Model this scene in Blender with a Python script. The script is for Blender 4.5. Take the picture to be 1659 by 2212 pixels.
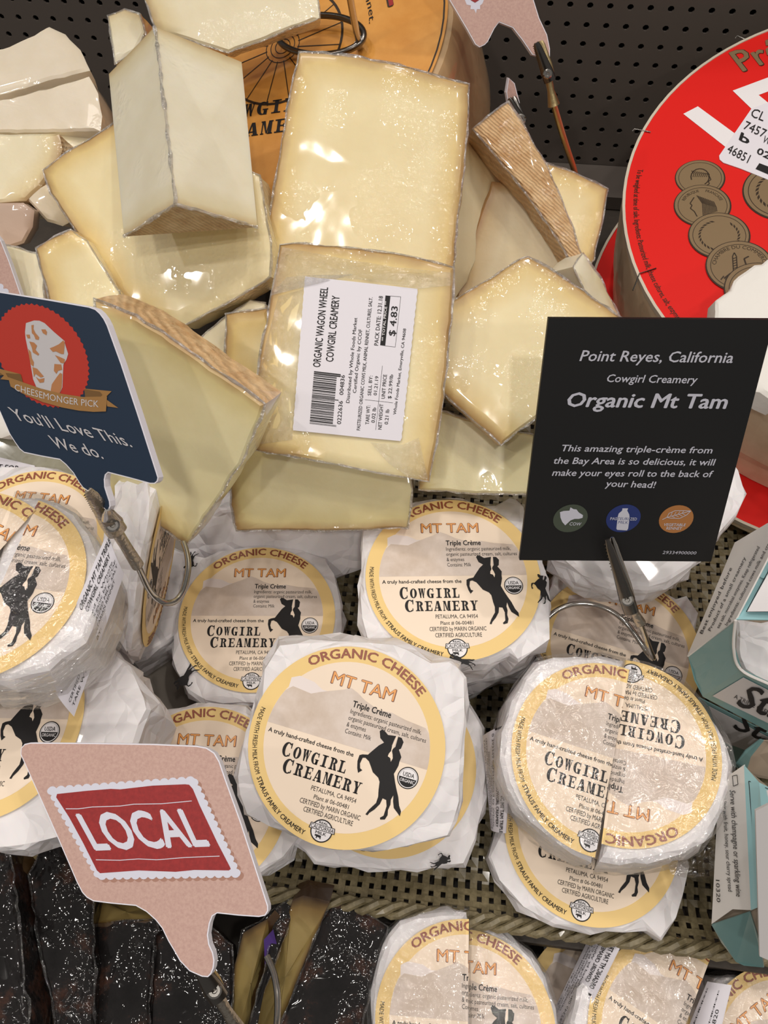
import bpy, bmesh, math, random
from mathutils import Vector, Matrix, noise
random.seed(7)
S = bpy.context.scene
COL = S.collection
for o in list(bpy.data.objects): bpy.data.objects.remove(o)

# ------------------------------------------------------------------ camera
# world: X along the back panel, Y towards it, Z up; the phone is held 1.5 m up, looking steeply down
F = 1790.0
CAM = Vector((0, 0, 1.5))
XC = Vector((.992629, .092380, -.078445)); YC = Vector((.118580, -.874007, .471222)); ZC = Vector((-.025030, -.477051, -.878519))
def cam2w(v): return Vector((v.dot(XC), v.dot(YC), v.dot(ZC)))
def ray(px, py): return cam2w(Vector(((px-829.5)/F, (py-1106)/F, 1)))
def PZ(px, py, z): return CAM + ray(px, py)*z
cd = bpy.data.cameras.new('camera'); cam = bpy.data.objects.new('camera', cd); COL.objects.link(cam)
r_, u_, b_ = cam2w(Vector((1,0,0))), cam2w(Vector((0,-1,0))), cam2w(Vector((0,0,-1)))
cam.matrix_world = Matrix(((r_.x,u_.x,b_.x,0),(r_.y,u_.y,b_.y,0),(r_.z,u_.z,b_.z,1.5),(0,0,0,1)))
cd.sensor_fit = 'VERTICAL'; cd.sensor_height = 36; cd.lens = F/2212*36; cd.clip_start = .01; cd.clip_end = 50
S.camera = cam

# ------------------------------------------------------------------ world and lights
w = bpy.data.worlds.new('world'); S.world = w; w.use_nodes = True
w.node_tree.nodes['Background'].inputs[0].default_value = (1.0, .94, .88, 1)
w.node_tree.nodes['Background'].inputs[1].default_value = .38
def area(name, loc, tgt, sx, sy, power, col=(1,.95,.9)):
    l = bpy.data.lights.new(name, 'AREA'); l.shape = 'RECTANGLE'; l.size = sx; l.size_y = sy; l.energy = power; l.color = col
    o = bpy.data.objects.new(name, l); COL.objects.link(o); o.location = loc
    o.rotation_euler = (Vector(tgt)-Vector(loc)).to_track_quat('-Z', 'Y').to_euler()
    return o
area('case_light', (.0, .42, 2.15), (0, .16, 1.1), .9, .10, 3.2, (1, .94, .88))
# rows of small ceiling spots, as in the shop: each film pucker mirrors several of them
for x, y, z, p in ((-.8,.35,3.2,11), (-.1,.9,3.3,10), (.6,.7,3.3,13), (1.3,.1,3.2,8), (.25,-.75,3.1,13), (-.5,-1.1,3.1,10), (-1.6,-.5,3.2,10), (1.2,-1.2,3.1,8), (-.2,.15,3.3,6), (.5,-.1,3.3,5), (-1.3,1.0,3.3,6)):
    area('ceiling_spot', (x, y, z), (0, .12, 1.1), .07, .07, p, (1, .94, .87))
S.view_settings.view_transform = 'Standard'; S.view_settings.look = 'None'; S.view_settings.gamma = 1
S.view_settings.use_curve_mapping = False; S.view_settings.exposure = -1.17

# ------------------------------------------------------------------ materials
def lin(c):
    c = [x/255 for x in c]
    return tuple(x/12.92 if x <= .04045 else ((x+.055)/1.055)**2.4 for x in c)+(1,)
class NT:
    def __init__(s, name):
        m = bpy.data.materials.new(name); m.use_nodes = True; s.m = m; s.t = m.node_tree; s.b = s.t.nodes['Principled BSDF']
    def n(s, ty, **k):
        nd = s.t.nodes.new(ty)
        for a, v in k.items():
            if a.startswith('_'): setattr(nd, a[1:], v)
            else: nd.inputs[a.replace('__',' ')].default_value = v
        return nd
    def l(s, a, b): s.t.links.new(a, b)
    def noise(s, sc, det=3, rough=.5, vec=None, dist=0):
        nd = s.n('ShaderNodeTexNoise'); nd.inputs['Scale'].default_value = sc; nd.inputs['Detail'].default_value = det
        nd.inputs['Roughness'].default_value = rough; nd.inputs['Distortion'].default_value = dist
        if vec is None:
            vec = s.n('ShaderNodeTexCoord').outputs['Object']
        s.l(vec, nd.inputs['Vector']); return nd.outputs['Fac']
    def ramp(s, fac, stops):
        r = s.n('ShaderNodeValToRGB'); e = r.color_ramp.elements
        e[0].position = stops[0][0]; e[0].color = stops[0][1]; e[1].position = stops[-1][0]; e[1].color = stops[-1][1]
        for p, c in stops[1:-1]:
            q = e.new(p); q.color = c
        s.l(fac, r.inputs[0]); return r.outputs[0]
    def bump(s, h, strength, dist=.001, normal=None):
        b = s.n('ShaderNodeBump'); b.inputs['Strength'].default_value = strength; b.inputs['Distance'].default_value = dist
        s.l(h, b.inputs['Height'])
        if normal: s.l(normal, b.inputs['Normal'])
        return b.outputs[0]
    def set(s, **k):
        for a, v in k.items(): s.b.inputs[a.replace('__',' ')].default_value = v
def plain(name, rgb, rough=.5, metal=0, coat=0, bump=0, bs=400, spec=.5):
    t = NT(name); t.set(Base__Color=lin(rgb), Roughness=rough, Metallic=metal, Coat__Weight=coat, Specular__IOR__Level=spec)
    t.b.inputs['Coat Roughness'].default_value = .08
    if bump: t.l(t.bump(t.noise(bs, 3), bump, .0006), t.b.inputs['Normal'])
    return t.m
def film_coat(t, w=.9, sc=170, strength=.55, cover=.43):
    # tight cling film over the cheese: a clear glossy coat with clusters of tiny puckers
    tc = t.n('ShaderNodeTexCoord'); nz = t.n('ShaderNodeTexNoise'); nz.inputs['Scale'].default_value = 90
    t.l(tc.outputs['Object'], nz.inputs['Vector'])
    sc_ = t.n('ShaderNodeVectorMath'); sc_.operation = 'SCALE'; sc_.inputs['Scale'].default_value = .010; t.l(nz.outputs['Color'], sc_.inputs[0])
    ad = t.n('ShaderNodeVectorMath'); ad.operation = 'ADD'; t.l(tc.outputs['Object'], ad.inputs[0]); t.l(sc_.outputs[0], ad.inputs[1])
    v = t.n('ShaderNodeTexVoronoi'); v.feature = 'SMOOTH_F1'; v.inputs['Scale'].default_value = sc*2.5; v.inputs['Smoothness'].default_value = .35
    t.l(ad.outputs[0], v.inputs['Vector'])
    big = t.ramp(t.noise(26, 3, .6), [(cover, (0,0,0,1)), (cover+.12, (1,1,1,1))])
    m2 = t.n('ShaderNodeMath'); m2.operation = 'MULTIPLY'; t.l(v.outputs['Distance'], m2.inputs[0]); t.l(big, m2.inputs[1])
    strength = min(1, strength*1.4)
    b1 = t.bump(t.noise(34, 2), strength*.22, .002)
    t.l(t.bump(m2.outputs[0], strength, .0017, b1), t.b.inputs['Coat Normal'])
    t.set(Coat__Weight=w, Coat__Roughness=.06)
def paste(name, core, mid, edge, wrap=True, strength=.8):
    t = NT(name)
    a = t.n('ShaderNodeAttribute'); a.attribute_name = 'rind'
    nz = t.noise(60, 3, .6); mr = t.n('ShaderNodeMath'); mr.operation = 'MULTIPLY_ADD'
    t.l(nz, mr.inputs[0]); mr.inputs[1].default_value = .16
    sub = t.n('ShaderNodeMath'); sub.operation = 'ADD'; t.l(a.outputs['Fac'], sub.inputs[0]); sub.inputs[1].default_value = -.08
    t.l(sub.outputs[0], mr.inputs[2])
    c = t.ramp(mr.outputs[0], [(0, lin(edge)), (.16, lin(mid)), (.5, lin(core)), (1, lin(core))])
    mx = t.n('ShaderNodeMix'); mx.data_type = 'RGBA'; mx.blend_type = 'MULTIPLY'
    t.l(t.ramp(t.noise(45, 4, .6), [(.35, (.93,.91,.86,1)), (.65, (1,1,1,1))]), mx.inputs['B'])
    mx.inputs['Factor'].default_value = .8; t.l(c, mx.inputs['A']); t.l(mx.outputs['Result'], t.b.inputs['Base Color'])
    t.set(Roughness=.38, Subsurface__Weight=.25, Subsurface__Scale=.004)
    t.b.inputs['Subsurface Radius'].default_value = (1, .7, .35)
    t.l(t.bump(t.noise(500, 4), .15, .0004), t.b.inputs['Normal'])
    if wrap: film_coat(t, .9, 170, strength, .50 if strength > .5 else .58)
    return t.m
def rind(name, base, dark, wrap=True):
    t = NT(name); tc = t.n('ShaderNodeTexCoord')
    wv = t.n('ShaderNodeTexWave'); wv.inputs['Scale'].default_value = 260; wv.inputs['Distortion'].default_value = 2.5; wv.inputs['Detail'].default_value = 3
    wv.bands_direction = 'DIAGONAL'; t.l(tc.outputs['Object'], wv.inputs['Vector'])
    c1 = t.ramp(t.noise(140, 5, .7), [(.3, lin(dark)), (.62, lin(base))])
    mx = t.n('ShaderNodeMix'); mx.data_type = 'RGBA'; mx.blend_type = 'MULTIPLY'; mx.inputs['Factor'].default_value = .2
    t.l(c1, mx.inputs['A']); t.l(wv.outputs['Color'], mx.inputs['B']); t.l(mx.outputs['Result'], t.b.inputs['Base Color'])
    t.set(Roughness=.65); t.l(t.bump(wv.outputs['Fac'], .5, .0008), t.b.inputs['Normal'])
    if wrap: film_coat(t, .8, 220, .9, .50)
    return t.m
def paper(name, rgb, bs=.9):
    t = NT(name); tc = t.n('ShaderNodeTexCoord')
    mp = t.noise(38, 2, .4, dist=.6)
    v = t.n('ShaderNodeTexVoronoi'); v.feature = 'DISTANCE_TO_EDGE'; v.inputs['Scale'].default_value = 55
    vm = t.n('ShaderNodeVectorMath'); vm.operation = 'ADD'
    nz = t.n('ShaderNodeTexNoise'); nz.inputs['Scale'].default_value = 40; t.l(tc.outputs['Object'], nz.inputs['Vector'])
    sc = t.n('ShaderNodeVectorMath'); sc.operation = 'SCALE'; sc.inputs['Scale'].default_value = .02
    t.l(nz.outputs['Color'], sc.inputs[0]); t.l(tc.outputs['Object'], vm.inputs[0]); t.l(sc.outputs[0], vm.inputs[1]); t.l(vm.outputs[0], v.inputs['Vector'])
    cr = t.n('ShaderNodeMath'); cr.operation = 'MINIMUM'; t.l(v.outputs['Distance'], cr.inputs[0]); cr.inputs[1].default_value = .25
    ad = t.n('ShaderNodeMath'); ad.operation = 'ADD'; t.l(cr.outputs[0], ad.inputs[0]); t.l(mp, ad.inputs[1])
    t.l(t.bump(ad.outputs[0], bs, .004), t.b.inputs['Normal'])
    t.set(Base__Color=lin(rgb), Roughness=.45, Subsurface__Weight=.1, Subsurface__Scale=.002, Coat__Weight=.15)
    return t.m
def film(name, gloss=.16, sc=150, strength=.9, tint=(1,1,1,1), rough=.07, stretch=None, milk=.012):
    m = bpy.data.materials.new(name); m.use_nodes = True; t = m.node_tree; t.nodes.clear()
    out = t.nodes.new('ShaderNodeOutputMaterial'); mix = t.nodes.new('ShaderNodeMixShader'); tr = t.nodes.new('ShaderNodeBsdfTransparent')
    g = t.nodes.new('ShaderNodeBsdfGlossy'); g.inputs['Roughness'].default_value = rough; g.inputs['Color'].default_value = (1,1,1,1); tr.inputs['Color'].default_value = tint
    nz = t.nodes.new('ShaderNodeTexNoise'); nz.inputs['Scale'].default_value = sc; nz.inputs['Detail'].default_value = 4; nz.inputs['Distortion'].default_value = 1.2
    tc = t.nodes.new('ShaderNodeTexCoord'); mp = t.nodes.new('ShaderNodeMapping')
    if stretch: mp.inputs['Scale'].default_value = stretch
    t.links.new(tc.outputs['Object'], mp.inputs[0]); t.links.new(mp.outputs[0], nz.inputs['Vector'])
    b = t.nodes.new('ShaderNodeBump'); b.inputs['Strength'].default_value = strength; b.inputs['Distance'].default_value = .004
    t.links.new(nz.outputs['Fac'], b.inputs['Height']); t.links.new(b.outputs[0], g.inputs['Normal'])
    fr = t.nodes.new('ShaderNodeFresnel'); fr.inputs['IOR'].default_value = 1.5; t.links.new(b.outputs[0], fr.inputs['Normal'])
    ad = t.nodes.new('ShaderNodeMath'); ad.operation = 'ADD'; ad.use_clamp = True; ad.inputs[1].default_value = gloss-.04
    t.links.new(fr.outputs[0], ad.inputs[0]); mn = t.nodes.new('ShaderNodeMath'); mn.operation = 'MINIMUM'; mn.inputs[1].default_value = gloss+.10
    t.links.new(ad.outputs[0], mn.inputs[0]); t.links.new(mn.outputs[0], mix.inputs[0])
    df = t.nodes.new('ShaderNodeBsdfDiffuse'); df.inputs['Color'].default_value = (.85,.83,.8,1); m2 = t.nodes.new('ShaderNodeMixShader'); m2.inputs[0].default_value = milk
    t.links.new(tr.outputs[0], m2.inputs[1]); t.links.new(df.outputs[0], m2.inputs[2])
    t.links.new(m2.outputs[0], mix.inputs[1]); t.links.new(g.outputs[0], mix.inputs[2]); t.links.new(mix.outputs[0], out.inputs[0])
    return m
def mottled(name, c1, c2, sc=60, rough=.5, coat=0, bump=.1, bs=300, mid=.5):
    t = NT(name); t.l(t.ramp(t.noise(sc, 5, .65), [(mid-.15, lin(c1)), (mid+.15, lin(c2))]), t.b.inputs['Base Color'])
    t.set(Roughness=rough, Coat__Weight=coat); t.l(t.bump(t.noise(bs, 3), bump, .0005), t.b.inputs['Normal'])
    if coat: t.b.inputs['Coat Roughness'].default_value = .06
    return t.m

PASTE = paste('cheese_paste', (246,230,184), (232,206,142), (186,148,96))
PASTE_PALE = paste('pale_cheese_paste', (240,230,200), (228,211,166), (190,160,115))
PASTE_GREEN = paste('yellow_cheese_paste', (243,232,186), (232,216,158), (186,148,96), strength=.25)
PASTE_PLAIN = paste('smooth_cheese_paste', (236,228,205), (226,214,180), (200,175,130), strength=.3)
PASTE_SHADE = paste('shaded_cheese_paste', (224,208,172), (206,180,134), (170,126,80), wrap=False)  # paste copy with shade darkened into its colours, no film coat
FRESH = paste('white_cheese_paste', (228,216,196), (222,208,182), (215,196,160), strength=.25)
RIND = rind('brushed_rind', (230,194,146), (196,148,96))
RIND_TAN = rind('tan_rind', (226,196,150), (190,146,92))
PINKRIND = plain('pinkish_rind', (196,170,152), .45, coat=.6, bump=.3, bs=200)
PAPER = paper('waxed_paper', (240,236,238))
PAPER_FLAT = paper('smooth_waxed_paper', (238,234,236), .25)
FILM = film('cling_film', .10, 110, .8)
FILM_SIDE = film('gathered_cling_film', .22, 60, 1.0, rough=.12, stretch=(1,1,5), tint=(.93,.92,.9,1))
FILM_EDGE = film('crinkled_cling_film', .42, 380, 1.0, rough=.16, milk=.10)
FILM_WAX = film('crinkled_film_on_wax', .22, 420, 1.0, rough=.07, milk=.0)
CHALK = plain('bloomy_rind', (236,232,226), .8, bump=.5, bs=250)
BLACKWAX = None
def blackwax():
    t = NT('black_wax_rind')
    c = t.ramp(t.noise(60, 6, .7), [(.3, lin((14,12,12))), (.52, lin((28,25,25))), (.63, lin((66,42,32))), (.72, lin((52,48,58)))])
    t.l(c, t.b.inputs['Base Color']); t.set(Roughness=.6, Specular__IOR__Level=.1); t.l(t.bump(t.noise(180, 5, .7), .4, .001), t.b.inputs['Normal'])
    film_coat(t, .8, 95, 1.0, .44)
    return t.m
BLACKWAX = blackwax()
OLIVE = paste('aged_cheese_paste', (168,146,92), (140,112,62), (70,48,26), strength=.35)
LW = plain('label_cream', (250,231,210), .6, spec=.2)
LY = plain('label_yellow', (247,214,146), .6, spec=.2)
MOUNT = mottled('label_mountain', (228,213,202), (204,184,166), 45, .6, bump=0, mid=.55)
CLOUD = plain('label_cloud', (240,228,224), .45)
INK = plain('ink_black', (36,34,35), .55, spec=.25)
BROWN = plain('ink_brown', (112,52,34), .4)
REDBR = plain('ink_red_brown', (158,84,62), .4)
ORANGE = plain('ink_orange', (240,166,90), .4)
WHITE = plain('ink_white', (240,236,238), .4)
GREYW = plain('print_pale_grey', (196,196,208), .4)
STICK = plain('price_label_paper', (232,228,236), .4)
CHROME = plain('chrome', (190,186,180), .16, 1)
CHROME_D = plain('dark_chrome', (120,116,112), .22, 1)
SOLDER = plain('soldered_steel', (186,178,166), .3, 1, bump=.8, bs=600)
BRASS = plain('worn_brass', (196,176,130), .4, 1, bump=.3)
BOARDEDGE = plain('white_board_core', (232,230,240), .5)
PINK = mottled('speckled_pink_print', (188,152,142), (202,168,156), 900, .55, bump=0)
PINKD = plain('print_brown_shadow', (168,126,110), .55)
REDP = mottled('red_print', (140,30,32), (158,38,38), 700, .5, bump=0)
LAV = plain('print_white_lavender', (214,214,228), .5)
NAVY = plain('navy_print', (30,46,66), .42)
REDO = plain('print_vermilion', (178,52,40), .42)
GOLD = plain('print_gold_brown', (152,112,64), .42)
GOLDD = plain('print_dark_gold', (112,82,46), .42)
PGREY = plain('print_grey', (190,186,188), .42)
PTAN = plain('print_tan', (176,120,78), .42)
BLACKB = plain('black_board', (16,16,17), .5)
LIDRED = plain('box_lid_red', (224,30,24), .55, spec=.25)
WOOD = mottled('pale_poplar', (238,220,190), (224,202,168), 30, .5, coat=.2)
RIMW = plain('box_rim', (206,196,178), .5)
COIN = plain('print_coin_bronze', (132,110,80), .4)
COIND = plain('print_coin_dark', (52,38,24), .4)
TEAL = plain('teal_card', (108,146,146), .35, coat=.3)
AQUA = plain('aqua_card', (158,204,210), .35, coat=.3)
CARD = plain('white_card', (222,218,214), .45, coat=.2)
CARDIN = plain('card_inside', (176,160,142), .6)
GREYC = plain('grey_card', (196,192,192), .45)
WICK = mottled('resin_wicker', (104,94,68), (138,126,96), 250, .45, coat=.25, bump=.2)
PANEL = plain('grey_painted_steel', (98,90,84), .5)
DARK = plain('gap_shade', (16,14,12), .8)
DECK = mottled('dark_shelf_deck', (58,52,46), (72,64,56), 60, .6)
LINER = mottled('grey_tray_liner', (122,114,104), (138,130,120), 20, .5)
ORWH = mottled('orange_label', (206,140,58), (222,160,78), 30, .4, coat=.5)

# ------------------------------------------------------------------ helpers
LOC = {}
def thing(name, label, cat, loc, group=None):
    o = bpy.data.objects.new(name, None); COL.objects.link(o); o.location = loc; o.empty_display_size = .01
    o['label'] = label; o['category'] = cat
    if group: o['group'] = group
    LOC[o] = Vector(loc); return o
def mk(name, verts, faces, mats, parent=None, mi=None, smooth=False, attr=None, label=None):
    base = LOC[parent] if parent is not None else Vector((0,0,0))
    me = bpy.data.meshes.new(name); me.from_pydata([Vector(v)-base for v in verts], [], faces)
    for m in (mats if isinstance(mats, (list, tuple)) else [mats]): me.materials.append(m)
    if mi: me.polygons.foreach_set('material_index', mi)
    if smooth: me.polygons.foreach_set('use_smooth', [True]*len(me.polygons))
    if attr:
        a = me.attributes.new('rind', 'FLOAT', 'POINT'); a.data.foreach_set('value', attr)
    me.update()
    if smooth: me.set_sharp_from_angle(angle=math.radians(38))
    o = bpy.data.objects.new(name, me); COL.objects.link(o)
    if parent is not None: o.parent = parent
    LOC[o] = base
    if label: o['label'] = label
    return o
class Pl:
    def __init__(s, ref, z, pitch=0, roll=0, n=None):
        s.p = PZ(ref[0], ref[1], z)
        a, b = math.radians(pitch), math.radians(roll)
        s.n = n or Vector((math.sin(b), -math.sin(a)*math.cos(b), math.cos(a)*math.cos(b)))
    def at(s, px, py, h=0):
        r = ray(px, py); t = (s.p-CAM).dot(s.n)/r.dot(s.n)
        return CAM + r*t + s.n*h
def pl3(a, b, c):
    A, B, C = PZ(*a), PZ(*b), PZ(*c); n = (B-A).cross(C-A).normalized()
    if n.dot(ray(a[0], a[1])) > 0: n = -n
    p = Pl((a[0], a[1]), a[2]); p.n = n; return p
def resample(P, step, closed=True):
    out = []; src = []
    n = len(P)
    for i in range(n if closed else n-1):
        a, b = P[i], P[(i+1) % n]; k = max(1, int((b-a).length/step))
        for j in range(k): out.append(a.lerp(b, j/k)); src.append(i)
    if not closed: out.append(P[-1]); src.append(n-1)
    return out, src
def segd(p, a, b):
    ab = b-a; t = max(0, min(1, (p-a).dot(ab)/max(1e-12, ab.length_squared))); return (p-(a+ab*t)).length
RS = .030   # metres over which the paste fades from rind to core
def tube(pts, r, seg=10, close=False, jit=0):
    V = []; Fc = []; n = len(pts)
    rr = r if isinstance(r, (list, tuple)) else [r]*n
    up = Vector((.3,.2,1)).normalized()
    for i, p in enumerate(pts):
        q = pts[(i+1) % n] if (i < n-1 or close) else p
        q0 = pts[i-1] if (i > 0 or close) else p
        d = (q-q0).normalized(); s = d.cross(up)
        if s.length < .05: s = d.cross(Vector((1,0,0)))
        s.normalize(); t = s.cross(d)
        for k in range(seg):
            a = 2*math.pi*k/seg; f = rr[i]*(1+jit*random.uniform(-1,1)); V.append(p+s*math.cos(a)*f+t*math.sin(a)*f)
    for i in range(n if close else n-1):
        for k in range(seg):
            a = i*seg+k; b = i*seg+(k+1) % seg; c = ((i+1) % n)*seg+(k+1) % seg; e = ((i+1) % n)*seg+k
            Fc.append((a, b, c, e))
    if not close: Fc.append(tuple(range(seg))[::-1]); Fc.append(tuple(range((n-1)*seg, n*seg)))
    return V, Fc
def curve(pts, k=6):
    out = []; n = len(pts)
    for i in range(n-1):
        a, b, c, d = pts[max(0,i-1)], pts[i], pts[i+1], pts[min(n-1,i+2)]
        for j in range(k):
            t = j/k; out.append(.5*((2*b)+(c-a)*t+(2*a-5*b+4*c-d)*t*t+(3*b-3*c+d-a)*t**3))
    out.append(pts[-1]); return out
def merge(*gs):
    V = []; Fc = []
    for v, f in gs:
        o = len(V); V += list(v); Fc += [tuple(i+o for i in q) for q in f]
    return V, Fc

def slab(name, label, outline, flags, pl, thick, mat=None, rmat=None, cat='cheese', group=None, down=None, shrink=.0,
         top_rind=False, edgefilm=True, bumpy=.0003, root=None, pasteName='paste', bow=0.0):
    """A cut piece: face outline (pixels on the plane of its upper face), thickness along the normal.
    flags: per edge 'r' rind or 'c' cut side; rind sides are a part of their own."""
    mat = mat or PASTE; rmat = rmat or RIND
    P = [pl.at(*q) for q in outline]
    n = pl.n; cen = sum(P, Vector())/len(P)
    # orientation: counter-clockwise seen from +n
    ar = sum((P[i]-cen).cross(P[(i+1) % len(P)]-cen).dot(n) for i in range(len(P)))
    fl = list(flags)*(1 if len(flags) == len(P) else len(P)) if len(flags) in (1, len(P)) else list(flags)
    if len(fl) != len(P): print('FLAGS', label, len(fl), len(P))
    fl = (fl+[fl[-1]]*len(P))[:len(P)]
    if ar < 0:
        P = P[::-1]; fl = [fl[(len(P)-2-i) % len(P)] for i in range(len(P))]
    Q, src = resample(P, .004); N = len(Q)
    Q0 = Q
    Q = [q + Vector((noise.noise(q*180), noise.noise(q*180+Vector((9,0,0))), noise.noise(q*180+Vector((0,9,0)))))*bumpy*2 for q in Q]
    rs = [(P[i], P[(i+1) % len(P)]) for i in range(len(P)) if fl[i] == 'r']
    def dist(p): return min([segd(p, a, b) for a, b in rs]+[RS*1.2])/RS
    root = root or thing(name, label, cat, cen - n*thick, group)
    dv = down if down is not None else -n*thick
    V = []; A = []; Fc = []
    bev = .0012
    ins = [0, .0012, .004, .009, .016, .024, .032, .04, .048, .056]
    rmax = min((q-cen).length for q in Q)
    rings = []
    for k, t in enumerate([x for x in ins if x < rmax*.8] + [None]):
        if t is None: continue
        idx = []
        for q in (Q if k < 2 else Q0):
            d = cen-q; L = d.length; p = q + d*(min(.85, t/ rmax)) - n*(bev if k == 0 else 0)
            p = p + n*noise.noise(p*60)*bumpy*1.5 + n*bow*(1-(1-min(.85,t/rmax))**2)
            idx.append(len(V)); V.append(p); A.append(0 if (k == 0 and fl[src[len(idx)-1]] == 'r') else dist(p))
        rings.append(idx)
    for a, b in zip(rings, rings[1:]):
        for i in range(N): j = (i+1) % N; Fc.append((a[i], a[j], b[j], b[i]))
    c0 = len(V); V.append(cen+n*bow); A.append(dist(cen)); last = rings[-1]
    for i in range(N): Fc.append((last[i], last[(i+1) % N], c0))
    # sides
    K = max(2, int(dv.length/.006)); low = []
    RV = []; RF = []
    prev = rings[0]
    lowc = cen+dv
    side = []
    for k in range(1, K+1):
        f = k/K; idx = []
        for i, q in enumerate(Q):
            b = q + dv*f; b = b + (cen+dv*f-b)*(shrink*f) + (cen-q).normalized()*(.0015 if k == K else 0)
            if k < K: b = b + (q-cen).normalized()*noise.noise(b*90)*bumpy*2
            idx.append(len(V)); V.append(b); A.append(dist(b-dv*f))
        side.append(idx)
    allr = [prev]+side; rf = []
    for a, b in zip(allr, allr[1:]):
        for i in range(N):
            j = (i+1) % N; f = (a[j], a[i], b[i], b[j])
            if fl[src[i]] != 'r': Fc.append(f)
    Fc.append(tuple(reversed([i for i in side[-1]][::-1])) if False else tuple(side[-1][::-1]))
    mk(pasteName, V, Fc, mat, root, smooth=True, attr=A)
    flag = [fl[src[i]] == 'r' for i in range(N)]
    if any(flag):
        start = 0 if all(flag) else next(i for i in range(N) if flag[i] and not flag[i-1])
        runs = []; cur = []
        for q in range(N):
            i = (start+q) % N
            if flag[i]: cur.append(i)
            elif cur: runs.append(cur); cur = []
        if cur: runs.append(cur)
        for run in runs:
            rf = []
            for a, b in zip(allr, allr[1:]):
                for i in run: j = (i+1) % N; rf.append((a[j], a[i], b[i], b[j]))
            used = sorted({i for f in rf for i in f}); mp = {u: k for k, u in enumerate(used)}
            mk('rind', [V[u] for u in used], [tuple(mp[i] for i in f) for f in rf], rmat, root, smooth=True)
    if edgefilm:
        pts = [V[i]+n*.0002 for i in rings[0]]
        tv, tf = tube(pts, .00055, 5, True, .8); mk('plastic_film', tv, tf, FILM_WAX if mat is BLACKWAX else FILM_EDGE, root)
    return root, P, cen

def poly_prism(name, label, faces, cat, group, mats, cen=None, parent=None):
    """Closed solid from named faces: list of (part name, [3-D corners], rind edge indices, material)."""
    allp = [p for f in faces for p in f[1]]; c = sum(allp, Vector())/len(allp)
    root = parent or thing(name, label, cat, c, group)
    by = {}
    rsegs = [(f[1][i], f[1][(i+1) % len(f[1])]) for f in faces for i in f[2]]
    for pn, P, re_, m in faces:
        V, A, Fc, mm = by.setdefault(pn if pn != 'rind' else (pn, len(by)), ([], [], [], m))
        fc = sum(P, Vector())/len(P); nn = (P[1]-P[0]).cross(P[2]-P[0]).normalized()
        if nn.dot(fc-c) < 0: P = P[::-1]
        Q, _ = resample(P, .005); N = len(Q); rmax = min((q-fc).length for q in Q); prev = None
        for t in [0, .003, .008, .015, .024, .034]:
            if t > rmax*.8: break
            base = len(V)
            for q in Q:
                p = q+(fc-q)*(t/rmax); V.append(p); A.append(min([segd(p, a, b) for a, b in rsegs]+[RS])/RS)
            if prev is not None:
                for i in range(N): j = (i+1) % N; Fc.append((prev+i, prev+j, base+j, base+i))
            prev = base
        V.append(fc); A.append(min([segd(fc, a, b) for a, b in rsegs]+[RS])/RS)
        for i in range(N): Fc.append((prev+i, prev+(i+1) % N, len(V)-1))
    for pn, (V, A, Fc, m) in by.items(): mk(pn if isinstance(pn, str) else pn[0], V, Fc, m, root, attr=A, smooth=True)
    return root

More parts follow.
